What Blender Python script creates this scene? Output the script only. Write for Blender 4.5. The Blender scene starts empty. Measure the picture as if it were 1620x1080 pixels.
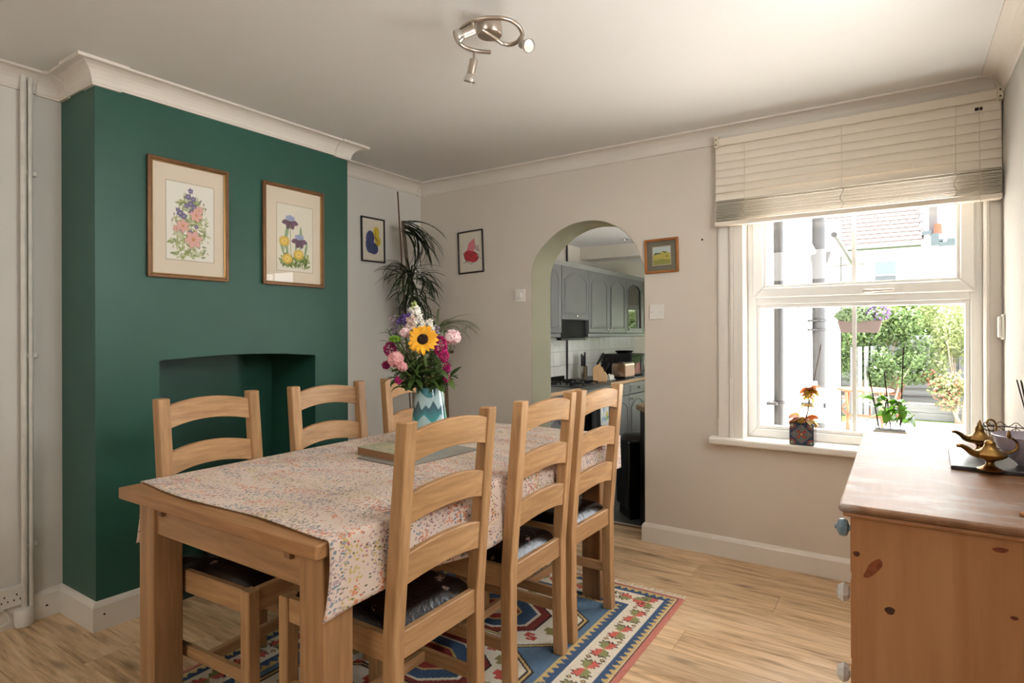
import bpy, bmesh, math, random
import numpy as np
from mathutils import Vector, Matrix
R = math.radians
random.seed(7)
scn = bpy.context.scene
col = scn.collection

# ------------------------------------------------------------------ camera
CAM = Vector((3.1566, -3.4933, 1.2804)); YAW = R(33.3244); ROLL = R(-0.15)
FPX = 931.594; PPY = 527.658
fw = Vector((-math.sin(YAW), math.cos(YAW), 0.0))
rt0 = Vector((math.cos(YAW), math.sin(YAW), 0.0)); up0 = Vector((0, 0, 1))
rt = math.cos(ROLL) * rt0 + math.sin(ROLL) * up0
up = -math.sin(ROLL) * rt0 + math.cos(ROLL) * up0
cd = bpy.data.cameras.new('camera'); cam = bpy.data.objects.new('camera', cd); col.objects.link(cam)
m = Matrix((rt, up, -fw)).transposed().to_4x4(); m.translation = CAM
cam.matrix_world = m
cd.sensor_fit = 'HORIZONTAL'; cd.sensor_width = 36.0; cd.lens = 36.0 * FPX / 1620.0
cd.shift_y = -(540.0 - PPY) / 1620.0
cd.clip_start = 0.05; cd.clip_end = 200
scn.camera = cam

def W(u, v, d):                       # a measured point of the photograph at depth d, in metres
    return CAM + d * (fw + rt * ((u - 810) / FPX) + up * ((PPY - v) / FPX))
def WZ(u, v, z):                      # ... on the level z
    r = fw + rt * ((u - 810) / FPX) + up * ((PPY - v) / FPX)
    return CAM + r * ((z - CAM.z) / r.z)
def WX(u, v, x):
    r = fw + rt * ((u - 810) / FPX) + up * ((PPY - v) / FPX)
    return CAM + r * ((x - CAM.x) / r.x)
def WY(u, v, y):
    r = fw + rt * ((u - 810) / FPX) + up * ((PPY - v) / FPX)
    return CAM + r * ((y - CAM.y) / r.y)

# ------------------------------------------------------------------ sky, sun, lights, exposure
scn.view_settings.view_transform = 'Standard'; scn.view_settings.look = 'None'
scn.view_settings.gamma = 1.0; scn.view_settings.use_curve_mapping = False
scn.view_settings.exposure = 0.48
wd = bpy.data.worlds.new('sky'); scn.world = wd; wd.use_nodes = True
wt = wd.node_tree; wt.nodes.clear()
wo = wt.nodes.new('ShaderNodeOutputWorld'); wb = wt.nodes.new('ShaderNodeBackground')
wb.inputs['Color'].default_value = (0.95, 0.975, 1.0, 1); wb.inputs['Strength'].default_value = 9.0
wt.links.new(wb.outputs[0], wo.inputs[0])
def light(name, kind, loc, aim, energy, color=(1, 1, 1), size=None, **kw):
    ld = bpy.data.lights.new(name, kind); ld.energy = energy; ld.color = color
    if size: ld.shape = 'RECTANGLE'; ld.size, ld.size_y = size
    for k, x in kw.items(): setattr(ld, k, x)
    o = bpy.data.objects.new(name, ld); col.objects.link(o); o.location = loc
    o.rotation_euler = (Vector(aim) - Vector(loc)).to_track_quat('-Z', 'Y').to_euler(); return o
light('sun', 'SUN', (-1.5, 0.9, 14), (0, 0, 0), 45.0, (1.0, 0.975, 0.94), angle=R(2))
# added fill lamp behind the made-up side window; daylight of the kitchen window
light('added_side_fill', 'AREA', (3.70, -1.90, 1.90), (0.6, -1.7, 1.75), 6, (1.0, 0.99, 0.97), (1.1, 0.7))
light('added_rear_fill', 'AREA', (1.9, -5.15, 2.2), (1.7, 0, 0.6), 16, (1.0, 0.97, 0.93), (1.2, 0.4))  # added fill lamp behind the camera; no fitting stands here
light('kitchen_window_daylight', 'AREA', (2.20, 1.80, 1.42), (0, 2.4, 1.2), 3, (1.0, 1.0, 0.98), (0.7, 1.0))

# ------------------------------------------------------------------ material helpers
def lin(c):
    return tuple((x / 12.92 if x <= 0.04045 else ((x + 0.055) / 1.055) ** 2.4) for x in (y / 255.0 for y in c))
def c4(c): return (*lin(c), 1.0)
class NT:
    def __init__(s, name):
        s.m = bpy.data.materials.new(name); s.m.use_nodes = True; s.t = s.m.node_tree; s.t.nodes.clear()
        s.out = s.n('ShaderNodeOutputMaterial'); s.b = s.n('ShaderNodeBsdfPrincipled'); s.l(s.b.outputs[0], s.out.inputs[0])
    def n(s, t, **kw):
        x = s.t.nodes.new(t)
        for k, v in kw.items(): setattr(x, k, v)
        return x
    def l(s, a, b): s.t.links.new(a, b)
    def set(s, **kw):
        for k, v in kw.items(): s.b.inputs[k.replace('_', ' ')].default_value = v
    def coord(s, scale=(1, 1, 1), rnd=0.0, kind='Object', rot=(0, 0, 0)):
        tc = s.n('ShaderNodeTexCoord'); src = tc.outputs[kind]
        if rnd:
            oi = s.n('ShaderNodeObjectInfo'); mu = s.n('ShaderNodeMath', operation='MULTIPLY'); mu.inputs[1].default_value = rnd
            s.l(oi.outputs['Random'], mu.inputs[0]); ad = s.n('ShaderNodeVectorMath', operation='ADD')
            s.l(src, ad.inputs[0]); s.l(mu.outputs[0], ad.inputs[1]); src = ad.outputs[0]
        mp = s.n('ShaderNodeMapping'); mp.inputs['Scale'].default_value = scale; mp.inputs['Rotation'].default_value = rot
        s.l(src, mp.inputs[0]); return mp.outputs[0]
    def noise(s, vec, scale=5, detail=3, rough=0.5, dist=0.0):
        x = s.n('ShaderNodeTexNoise'); x.inputs['Scale'].default_value = scale; x.inputs['Detail'].default_value = detail
        x.inputs['Roughness'].default_value = rough; x.inputs['Distortion'].default_value = dist; s.l(vec, x.inputs['Vector']); return x.outputs['Fac']
    def voro(s, vec, scale=5, out='Distance', feature='F1'):
        x = s.n('ShaderNodeTexVoronoi', feature=feature); x.inputs['Scale'].default_value = scale; s.l(vec, x.inputs['Vector']); return x
    def ramp(s, fac, stops, interp='LINEAR'):
        x = s.n('ShaderNodeValToRGB'); e = x.color_ramp.elements; x.color_ramp.interpolation = interp
        while len(e) > 1: e.remove(e[0])
        e[0].position = stops[0][0]; e[0].color = stops[0][1]
        for p, c in stops[1:]: y = e.new(p); y.color = c
        s.l(fac, x.inputs[0]); return x.outputs[0]
    def mix(s, fac, a, b, mode='MIX'):
        x = s.n('ShaderNodeMix', data_type='RGBA', blend_type=mode)
        for sock, v in ((x.inputs[0], fac), (x.inputs[6], a), (x.inputs[7], b)):
            if isinstance(v, (int, float)): sock.default_value = v
            elif isinstance(v, tuple): sock.default_value = v
            else: s.l(v, sock)
        return x.outputs[2]
    def math(s, op, a, b=None):
        x = s.n('ShaderNodeMath', operation=op)
        for sock, v in ((x.inputs[0], a), (x.inputs[1], b)):
            if v is None: continue
            if isinstance(v, (int, float)): sock.default_value = v
            else: s.l(v, sock)
        return x.outputs[0]
    def bump(s, h, strength=0.2, dist=0.002):
        x = s.n('ShaderNodeBump'); x.inputs['Strength'].default_value = strength; x.inputs['Distance'].default_value = dist
        s.l(h, x.inputs['Height']); s.l(x.outputs[0], s.b.inputs['Normal'])
    def color(s, sock): s.l(sock, s.b.inputs['Base Color'])
def plain(name, c, rough=0.5, metal=0.0, spec=0.5, var=0.06, nscale=8, bump=0.0, bscale=60, rnd=0.0, emit=None, trans=0.0):
    t = NT(name); t.set(Roughness=rough, Metallic=metal, Specular_IOR_Level=spec)
    v = t.coord(rnd=7.0)
    f = t.noise(v, nscale, 3)
    l = lin(c); a = tuple(min(1, x * (1 - var)) for x in l) + (1,); b = tuple(min(1, x * (1 + var)) for x in l) + (1,)
    cc = t.ramp(f, [(0.3, a), (0.7, b)])
    if rnd:
        oi = t.n('ShaderNodeObjectInfo'); h = t.n('ShaderNodeHueSaturation')
        t.l(t.math('ADD', t.math('MULTIPLY', oi.outputs['Random'], rnd), 1 - rnd / 2), h.inputs['Value']); t.l(cc, h.inputs['Color']); cc = h.outputs[0]
    t.color(cc)
    if bump: t.bump(t.noise(v, bscale, 4), bump, 0.002)
    if trans: t.set(Transmission_Weight=trans)
    return t.m
def wood(name, dark, light_, axis='Z', scale=1.0, rough=0.45, fig=0.6, knots=False, worn=None):
    t = NT(name); t.set(Roughness=rough, Specular_IOR_Level=0.4)
    s = {'X': (1.2, 16, 16), 'Y': (16, 1.2, 16), 'Z': (16, 16, 1.2)}[axis]
    v = t.coord(tuple(q * scale for q in s), rnd=9.0)
    f1 = t.noise(v, 1.0, 5, 0.6, 1.2); f2 = t.noise(v, 5.0, 3, 0.6)
    f = t.math('ADD', t.math('MULTIPLY', f1, fig), t.math('MULTIPLY', f2, 1 - fig))
    mid = tuple((a + b) / 2 for a, b in zip(dark, light_))
    cc = t.ramp(f, [(0.28, c4(dark)), (0.45, c4(mid)), (0.62, c4(light_))])
    oi = t.n('ShaderNodeObjectInfo'); h = t.n('ShaderNodeHueSaturation')
    t.l(t.math('ADD', t.math('MULTIPLY', oi.outputs['Random'], 0.22), 0.89), h.inputs['Value']); t.l(cc, h.inputs['Color']); cc = h.outputs[0]
    if knots:
        vk = t.coord({'X': (1, 2.2, 2.2), 'Y': (2.2, 1, 2.2), 'Z': (2.0, 2.0, 1.2)}[axis], rnd=5.0)
        vo = t.voro(vk, 2.3); k = t.math('SUBTRACT', vo.outputs['Distance'], t.math('MULTIPLY', t.noise(vk, 14, 2), 0.04))
        cc = t.mix(t.ramp(k, [(0.015, (1, 1, 1, 1)), (0.035, (0, 0, 0, 1))]), cc, c4((84, 42, 22)))
        ring = t.math('SINE', t.math('MULTIPLY', k, 150.0))
        near = t.ramp(k, [(0.03, (0.45, 0.45, 0.45, 1)), (0.16, (0, 0, 0, 1))])
        cc = t.mix(t.math('MULTIPLY', near, t.math('ADD', t.math('MULTIPLY', ring, 0.5), 0.5)), cc, c4(tuple(x * 0.72 for x in dark)))
    if worn:
        w = t.ramp(t.noise(t.coord((3, 7, 7)), 2.0, 5, 0.65), [(0.5, (0, 0, 0, 1)), (0.62, (1, 1, 1, 1))]); cc = t.mix(t.math('MULTIPLY', w, 0.6), cc, c4(worn))
    t.color(cc); t.bump(f2, 0.12, 0.001); return t.m
def vcol(name, rough=0.6, spec=0.3, bump=0.0, bscale=300, coat=0.0):
    t = NT(name); t.set(Roughness=rough, Specular_IOR_Level=spec, Coat_Weight=coat, Coat_Roughness=0.05)
    a = t.n('ShaderNodeAttribute', attribute_name='col'); t.color(a.outputs['Color'])
    if bump: t.bump(t.noise(t.coord(), bscale, 2), bump, 0.003)
    return t.m
def glass(name, tint=(1, 1, 1), refl=1.0):
    t = NT(name); t.t.nodes.remove(t.b)
    tr = t.n('ShaderNodeBsdfTransparent'); tr.inputs[0].default_value = (*tint, 1); gl = t.n('ShaderNodeBsdfGlossy'); gl.inputs['Roughness'].default_value = 0.01
    fr = t.n('ShaderNodeFresnel'); fr.inputs[0].default_value = 1.45; mx = t.n('ShaderNodeMixShader')
    ge = t.n('ShaderNodeNewGeometry'); t.l(t.math('MULTIPLY', t.math('MULTIPLY', fr.outputs[0], refl), t.math('SUBTRACT', 1.0, ge.outputs['Backfacing'])), mx.inputs[0]); t.l(tr.outputs[0], mx.inputs[1]); t.l(gl.outputs[0], mx.inputs[2]); t.l(mx.outputs[0], t.out.inputs[0]); return t.m

# ------------------------------------------------------------------ mesh helpers
class MB:
    def __init__(s): s.v = []; s.f = []
    def add(s, vs, fs):
        b = len(s.v); s.v += [tuple(x) for x in vs]; s.f += [tuple(i + b for i in f) for f in fs]; return s
    def box(s, x0, y0, z0, x1, y1, z1):
        return s.add([(x0, y0, z0), (x1, y0, z0), (x1, y1, z0), (x0, y1, z0), (x0, y0, z1), (x1, y0, z1), (x1, y1, z1), (x0, y1, z1)],
                     [(3, 2, 1, 0), (4, 5, 6, 7), (0, 1, 5, 4), (1, 2, 6, 5), (2, 3, 7, 6), (3, 0, 4, 7)])
    def cbox(s, c, d): return s.box(c[0] - d[0] / 2, c[1] - d[1] / 2, c[2] - d[2] / 2, c[0] + d[0] / 2, c[1] + d[1] / 2, c[2] + d[2] / 2)
    def prism(s, poly, axis, a, b):
        def P(p, q, t): return {'X': (t, p, q), 'Y': (p, t, q), 'Z': (p, q, t)}[axis]
        n = len(poly); vs = [P(p, q, a) for p, q in poly] + [P(p, q, b) for p, q in poly]
        return s.add(vs, [tuple(range(n))[::-1], tuple(range(n, 2 * n))] + [(i, (i + 1) % n, n + (i + 1) % n, n + i) for i in range(n)])
    def tube(s, path, r, n=8, cap=True, flat=None):
        path = [Vector(p) for p in path]; k = len(path)
        rs = r if isinstance(r, (list, tuple)) else [r] * k
        t0 = (path[1] - path[0]).normalized(); a = Vector((0, 0, 1)) if abs(t0.z) < 0.9 else Vector((1, 0, 0))
        nv = t0.cross(a).normalized(); vs = []
        for i in range(k):
            t = (path[min(i + 1, k - 1)] - path[max(i - 1, 0)]).normalized(); nv = (nv - t * nv.dot(t)).normalized(); bn = t.cross(nv)
            for j in range(n):
                an = 2 * math.pi * j / n; vs.append(path[i] + rs[i] * (math.cos(an) * nv + math.sin(an) * bn * (flat or 1)))
        fs = [(i * n + j, i * n + (j + 1) % n, (i + 1) * n + (j + 1) % n, (i + 1) * n + j) for i in range(k - 1) for j in range(n)]
        if cap: fs += [tuple(range(n))[::-1], tuple((k - 1) * n + j for j in range(n))]
        return s.add(vs, fs)
    def lathe(s, prof, n=24, c=(0, 0, 0), mat=None):
        vs = []; k = len(prof)
        for r, z in prof:
            for j in range(n):
                an = 2 * math.pi * j / n; p = Vector((r * math.cos(an), r * math.sin(an), z))
                p = (mat @ p) if mat else p; vs.append(p + Vector(c))
        fs = [(i * n + j, i * n + (j + 1) % n, (i + 1) * n + (j + 1) % n, (i + 1) * n + j) for i in range(k - 1) for j in range(n)]
        if prof[0][0] > 1e-4: fs.append(tuple(range(n))[::-1])
        if prof[-1][0] > 1e-4: fs.append(tuple((k - 1) * n + j for j in range(n)))
        return s.add(vs, fs)
    def grid(s, fn, nu, nv):
        vs = [fn(i / nu, j / nv) for i in range(nu + 1) for j in range(nv + 1)]
        return s.add(vs, [(i * (nv + 1) + j, (i + 1) * (nv + 1) + j, (i + 1) * (nv + 1) + j + 1, i * (nv + 1) + j + 1) for i in range(nu) for j in range(nv)])
    def xf(s, M): s.v = [tuple(M @ Vector(p)) for p in s.v]; return s
    def build(s, name, mat, parent=None, bevel=0, smooth=False, recalc=True, seg=1, solid=0):
        me = bpy.data.meshes.new(name); me.from_pydata(s.v, [], s.f)
        if recalc:
            bm = bmesh.new(); bm.from_mesh(me); bmesh.ops.recalc_face_normals(bm, faces=bm.faces); bm.to_mesh(me); bm.free()
        if smooth: me.polygons.foreach_set('use_smooth', [True] * len(me.polygons)); me.set_sharp_from_angle(angle=R(45))
        return link(name, me, mat, parent, bevel, seg, solid)
def link(name, me, mat, parent=None, bevel=0, seg=1, solid=0):
    o = bpy.data.objects.new(name, me); col.objects.link(o)
    if mat and not me.materials: me.materials.append(mat)
    if parent: o.parent = parent
    if solid: md = o.modifiers.new('thickness', 'SOLIDIFY'); md.thickness = solid
    if bevel: md = o.modifiers.new('bevel', 'BEVEL'); md.width = bevel; md.segments = seg; md.limit_method = 'ANGLE'
    return o
def tag(o, label=None, cat=None, group=None, kind=None):
    if label: o['label'] = label
    if cat: o['category'] = cat
    if group: o['group'] = group
    if kind: o['kind'] = kind
    return o
def empty(name, loc=(0, 0, 0), rz=0, parent=None, **kw):
    o = bpy.data.objects.new(name, None); col.objects.link(o); o.location = loc; o.rotation_euler = (0, 0, rz); o.empty_display_size = 0.05
    if parent: o.parent = parent
    return tag(o, **kw)
def kids(o): return [c for c in bpy.data.objects if c.parent == o]
def copy_tree(o, parent=None):
    c = o.copy(); col.objects.link(c)
    if parent: c.parent = parent
    for ch in kids(o): copy_tree(ch, c)
    return c
def sweep(path, prof, close=False):   # profile (distance to the left of the path, z) along a plan polyline, mitred
    path = [Vector((*p, 0)) for p in path]; k = len(path); mb = MB(); vs = []; n = len(prof)
    for i in range(k):
        d0 = (path[i] - path[i - 1]).normalized() if i > 0 else None; d1 = (path[i + 1] - path[i]).normalized() if i < k - 1 else None
        nn = [Vector((-d.y, d.x, 0)) for d in (d0, d1) if d is not None]
        b = (nn[0] + nn[-1]).normalized(); b = b / max(0.3, b.dot(nn[0]))
        vs += [path[i] + b * p + Vector((0, 0, z)) for p, z in prof]
    fs = [(i * n + j, i * n + (j + 1) % n, (i + 1) * n + (j + 1) % n, (i + 1) * n + j) for i in range(k - 1) for j in range(n)]
    fs += [tuple(range(n))[::-1], tuple((k - 1) * n + j for j in range(n))]
    return mb.add(vs, fs)

# ------------------------------------------------------------------ painted surfaces (colour per vertex)
class Canvas:
    def __init__(s, w, h, bg):        # x to the right 0..1, y downwards 0..1
        s.w, s.h = w, h; s.a = np.empty((h, w, 3)); s.a[:] = np.array(bg, float)
        s.X, s.Y = np.meshgrid((np.arange(w) + .5) / w, (np.arange(h) + .5) / h); s.asp = h / w
    def put(s, mask, c, al=1.0):
        k = np.clip(mask, 0, 1)[..., None] * al; s.a = s.a * (1 - k) + np.array(c, float) * k
    def ell(s, cx, cy, rx, ry, c, ang=0, al=1.0):
        dx = s.X - cx; dy = (s.Y - cy) * s.asp; ca, sa = math.cos(ang), math.sin(ang)
        u = (dx * ca + dy * sa) / rx; v = (-dx * sa + dy * ca) / ry
        s.put((1.0 - np.sqrt(u * u + v * v)) * min(rx, ry) * s.w + .5, c, al)
    def poly(s, pts, c, al=1.0):
        ins = np.zeros(s.X.shape, bool); n = len(pts)
        for i in range(n):
            x0, y0 = pts[i]; x1, y1 = pts[(i + 1) % n]
            if y0 == y1: continue
            cond = ((y0 > s.Y) != (y1 > s.Y)) & (s.X < (x1 - x0) * (s.Y - y0) / (y1 - y0) + x0); ins ^= cond
        s.put(ins.astype(float), c, al)
    def line(s, pts, wd, c, al=1.0):
        d = np.full(s.X.shape, 9.0)
        for (x0, y0), (x1, y1) in zip(pts[:-1], pts[1:]):
            ax, ay = x1 - x0, (y1 - y0) * s.asp; px, py = s.X - x0, (s.Y - y0) * s.asp; L = ax * ax + ay * ay + 1e-12
            t = np.clip((px * ax + py * ay) / L, 0, 1); d = np.minimum(d, np.hypot(px - t * ax, py - t * ay))
        s.put((wd / 2 - d) * s.w + .5, c, al)
    def lin(s):
        x = np.clip(s.a / 255.0, 0, 1); return np.where(x <= 0.04045, x / 12.92, ((x + 0.055) / 1.055) ** 2.4)
    def mesh(s, name, fn, mat, parent=None, smooth=False):   # fn(X, Y) -> (N,3) array of points
        P = fn(s.X.ravel(), s.Y.ravel()); w, h = s.w, s.h
        i = np.arange((h - 1) * (w - 1)); r = i // (w - 1); q = i % (w - 1); a = r * w + q
        F = np.stack([a, a + w, a + w + 1, a + 1], 1)
        me = bpy.data.meshes.new(name); me.vertices.add(len(P)); me.vertices.foreach_set('co', np.asarray(P, np.float32).ravel())
        me.loops.add(F.size); me.loops.foreach_set('vertex_index', F.astype(np.int32).ravel())
        me.polygons.add(len(F)); me.polygons.foreach_set('loop_start', np.arange(0, F.size, 4, dtype=np.int32)); me.update(calc_edges=True)
        at = me.color_attributes.new('col', 'FLOAT_COLOR', 'POINT'); cc = np.ones((len(P), 4), np.float32); cc[:, :3] = s.lin().reshape(-1, 3)
        at.data.foreach_set('color', cc.ravel())
        if smooth: me.polygons.foreach_set('use_smooth', [True] * len(me.polygons))
        return link(name, me, mat, parent)
# ------------------------------------------------------------------ materials
m_wall = plain('cream_wall_paint', (217, 207, 194), 0.75, spec=0.25, var=0.025, nscale=1.6, bump=0.12, bscale=45)
m_wall2 = plain('off_white_wall_paint', (219, 215, 207), 0.75, spec=0.25, var=0.025, nscale=1.6, bump=0.12, bscale=45)
m_ceil = plain('ceiling_paint', (226, 224, 220), 0.8, spec=0.2, var=0.02, nscale=1.2, bump=0.05, bscale=30)
m_green = plain('dark_green_paint', (40, 86, 72), 0.42, spec=0.45, var=0.10, nscale=2.2, bump=0.10, bscale=40)
m_sage = plain('sage_paint', (176, 174, 150), 0.7, spec=0.25, var=0.04, nscale=3, bump=0.08)
m_trim = plain('white_gloss_trim', (232, 226, 216), 0.32, var=0.03, nscale=4)
m_cov = plain('cornice_paint', (224, 216, 205), 0.6, var=0.02, nscale=3)
m_upvc = plain('white_window_plastic', (246, 246, 243), 0.28, var=0.01)
m_glass = glass('window_glass')
m_pglass = glass('picture_glass', refl=0.9)
m_oak = {a: wood('oak_' + a.lower(), (150, 110, 70), (198, 156, 110), a, 1.0, 0.42) for a in 'XYZ'}
m_toak = {a: wood('table_oak_' + a.lower(), (136, 98, 64), (182, 140, 98), a, 0.8, 0.38) for a in 'XYZ'}
m_pine = {a: wood('pine_' + a.lower(), (160, 106, 66), (188, 136, 92), a, 0.45, 0.4, fig=0.7, knots=True) for a in 'XYZ'}
m_ptop = wood('worn_pine_top', (112, 74, 46), (150, 108, 74), 'Y', 0.7, 0.42, worn=(170, 160, 150))
def floor_mat():
    t = NT('oak_laminate'); t.set(Roughness=0.3, Specular_IOR_Level=0.45)
    v = t.coord((1.0, 9, 1), rnd=23.0); f1 = t.noise(v, 2.2, 6, 0.62, 1.0)
    v2 = t.coord((2.5, 40, 1), rnd=11.0); f2 = t.noise(v2, 2.0, 3, 0.6)
    f = t.math('ADD', t.math('MULTIPLY', f1, 0.7), t.math('MULTIPLY', f2, 0.3))
    cc = t.ramp(f, [(0.32, c4((134, 100, 68))), (0.42, c4((190, 155, 115))), (0.54, c4((222, 190, 150))), (0.7, c4((234, 210, 176)))])
    vk = t.coord((1.6, 5.5, 1), rnd=17.0); vo = t.voro(vk, 1.5)
    k = t.math('ADD', vo.outputs['Distance'], t.math('MULTIPLY', t.noise(v2, 2, 3), 0.1))
    cc = t.mix(t.ramp(k, [(0.08, (0.75, 0.75, 0.75, 1)), (0.26, (0, 0, 0, 1))]), cc, c4((96, 64, 40)))
    oi = t.n('ShaderNodeObjectInfo'); h = t.n('ShaderNodeHueSaturation')
    t.l(t.math('ADD', t.math('MULTIPLY', oi.outputs['Random'], 0.2), 0.9), h.inputs['Value']); t.l(cc, h.inputs['Color']); t.color(h.outputs[0])
    t.bump(f2, 0.08, 0.001); return t.m
m_floor = floor_mat()
m_dark = plain('dark_gap', (40, 30, 24), 0.9)
m_black = plain('satin_black', (14, 13, 13), 0.35, var=0.1)
m_frameblack = plain('black_frame', (22, 19, 18), 0.4)
m_vcol = vcol('printed_paper', 0.7)
m_white = plain('white_plastic', (232, 228, 220), 0.35, var=0.01)
m_steel = plain('brushed_nickel', (190, 178, 165), 0.3, metal=1.0, var=0.05)
m_chrome = plain('chrome', (215, 212, 208), 0.12, metal=1.0, var=0.02)
m_grey = plain('grey_cabinet_paint', (106, 105, 105), 0.32, var=0.05)
m_slate = plain('kitchen_floor_slate', (92, 92, 92), 0.45, var=0.12, nscale=6, rnd=0.25, bump=0.1)
m_tile = plain('white_wall_tile', (222, 219, 210), 0.15, var=0.02, rnd=0.06)
m_worktop = plain('black_worktop', (46, 43, 42), 0.28, var=0.2, nscale=80)
m_render = plain('white_render', (238, 235, 230), 0.8, var=0.03, bump=0.15, bscale=40)

# ------------------------------------------------------------------ setting: shell
H = 2.45; CX1, CX2 = 0.2475, 0.290; CY1, CY2 = -2.354, -0.993; XL = -0.10; RX = 3.554; YF = -5.3; WT = 0.2664
def struct(o): o['kind'] = 'structure'; return o
# wall_back with the arch and the window opening
arch = [(1.022, 1.64), (1.024, 1.709), (1.040, 1.774), (1.074, 1.835), (1.121, 1.887), (1.220, 1.962), (1.316, 2.003), (1.400, 2.018), (1.488, 2.019), (1.575, 2.001), (1.655, 1.964), (1.715, 1.920), (1.761, 1.87), (1.798, 1.806), (1.823, 1.739), (1.838, 1.69), (1.843, 1.64)]
def catmull(P, k=3):
    out = []; Q = [P[0]] + P + [P[-1]]
    for i in range(1, len(Q) - 2):
        for j in range(k):
            t = j / k; a, b, c, d = Q[i - 1:i + 3]; out.append(tuple(.5 * (2 * b[m] + (c[m] - a[m]) * t + (2 * a[m] - 5 * b[m] + 4 * c[m] - d[m]) * t * t + (3 * b[m] - a[m] - 3 * c[m] + d[m]) * t ** 3) for m in (0, 1)))
    return out + [P[-1]]
arch = catmull(arch)
WX0, WX1, WZ0, WZ1 = 2.425, 3.492, 0.655, 2.16
mb = MB()
mb.box(-0.35, 0, -0.3, arch[0][0], WT, H)
mb.box(arch[-1][0], 0, -0.3, WX0, WT, H)
mb.box(WX0, 0, -0.3, WX1, WT, WZ0); mb.box(WX0, 0, WZ1, WX1, WT, H); mb.box(WX1, 0, -0.3, 3.9, WT, H)
mb.prism([(arch[0][0], H)] + arch + [(arch[-1][0], H)], 'Y', 0, WT)
mb.box(-0.35, 0.002, H, 3.9, WT, 3.4)
wall_back = struct(mb.build('wall_back', m_wall, recalc=True))
prof = [(arch[0][0], -0.0)] + arch + [(arch[-1][0], -0.0)]
mb = MB(); n = len(prof); ins = 0.003
cx = sum(p[0] for p in prof) / n
vs = [(p[0], y, p[1]) for y in (0.0015, WT - 0.0015) for p in prof] + [(p[0] + (ins if p[0] < cx else -ins), y, p[1] - (ins if p[1] > 1.7 else 0)) for y in (0.0015, WT - 0.0015) for p in prof]
fs = [(2 * n + i, 2 * n + i + 1, 3 * n + i + 1, 3 * n + i) for i in range(n - 1)] + [(i, i + 1, 2 * n + i + 1, 2 * n + i) for i in range(n - 1)] + [(n + i, n + i + 1, 3 * n + i + 1, 3 * n + i) for i in range(n - 1)]
mb.add(vs, fs); tag(mb.build('arch_lining', m_sage, wall_back, smooth=True), 'sage green painted inside of the arch')
# small nail hole plug on wall
MB().lathe([(0.006, 0), (0.006, 0.003), (0.002, 0.004)], 8, (0, 0, 0), Matrix.Rotation(R(90), 4, 'X')).xf(Matrix.Translation(WY(1111, 379, 0.0))).build('nail_hole_plug', m_dark, wall_back)
# wall_left: alcove, front part (each inside face at its own depth)
mb = MB(); mb.box(-0.35, CY2, -0.3, 0, 0.0, H); mb.box(-0.35, YF - 0.2, -0.3, XL, CY1, H)
wall_left = struct(mb.build('wall_left', m_wall2))
# chimney breast with fireplace recess
FY1, FY2, FZ, FD = -2.094, -1.232, 1.157, 0.413
def chx(y): return CX1 + (CX2 - CX1) * (y - CY1) / (CY2 - CY1)
mb = MB()
def pillar(ya, yb, za, zb): mb.add([(-0.36, ya, za), (chx(ya), ya, za), (chx(yb), yb, za), (-0.36, yb, za), (-0.36, ya, zb), (chx(ya), ya, zb), (chx(yb), yb, zb), (-0.36, yb, zb)], [(3, 2, 1, 0), (4, 5, 6, 7), (0, 1, 5, 4), (1, 2, 6, 5), (2, 3, 7, 6), (3, 0, 4, 7)])
pillar(CY1, FY1, -0.2, H); pillar(FY2, CY2, -0.2, H); pillar(FY1, FY2, 1.18, H)
n = 12; lint = [(FY1 + (FY2 - FY1) * i / n, FZ + 0.02 * (1 - (2 * i / n - 1) ** 2)) for i in range(n + 1)]
for (a, za), (b, zb) in zip(lint[:-1], lint[1:]):
    mb.add([(-0.36, a, za), (chx(a), a, za), (chx(b), b, zb), (-0.36, b, zb), (-0.36, a, 1.18), (chx(a), a, 1.18), (chx(b), b, 1.18), (-0.36, b, 1.18)], [(3, 2, 1, 0), (4, 5, 6, 7), (0, 1, 5, 4), (2, 3, 7, 6), (1, 2, 6, 5)])
mb.box(-0.36, FY1, -0.2, CX1 - FD + 0.03, FY2, 1.2)
struct(mb.build('wall_chimney', m_green))
mb = MB(); mb.box(CX1 - FD + 0.03, FY1, -0.1, CX1 + 0.02, FY2, 0.004); struct(mb.build('hearth', plain('hearth_slab', (48, 58, 52), 0.6)))
SW = (-2.50, -1.30, 1.50, 2.30)  # opening cut for the added side window and its fill lamp
struct(MB().box(RX, YF - 0.2, -0.3, 3.9, SW[0], H).box(RX, SW[1], -0.3, 3.9, 0, H).box(RX, SW[0], -0.3, 3.9, SW[1], SW[2]).box(RX, SW[0], SW[3], 3.9, SW[1], H).build('wall_right', plain('pale_grey_wall_paint', (196, 192, 184), 0.75, spec=0.2, var=0.04, nscale=2.5, bump=0.12, bscale=45)))
struct(MB().box(-0.35, YF - 0.2, -0.3, 3.9, YF, H).build('wall_front', m_wall))
struct(MB().box(-0.36, YF - 0.2, H, 3.9, 0.0, H + 0.12).build('ceiling', m_ceil))
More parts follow.
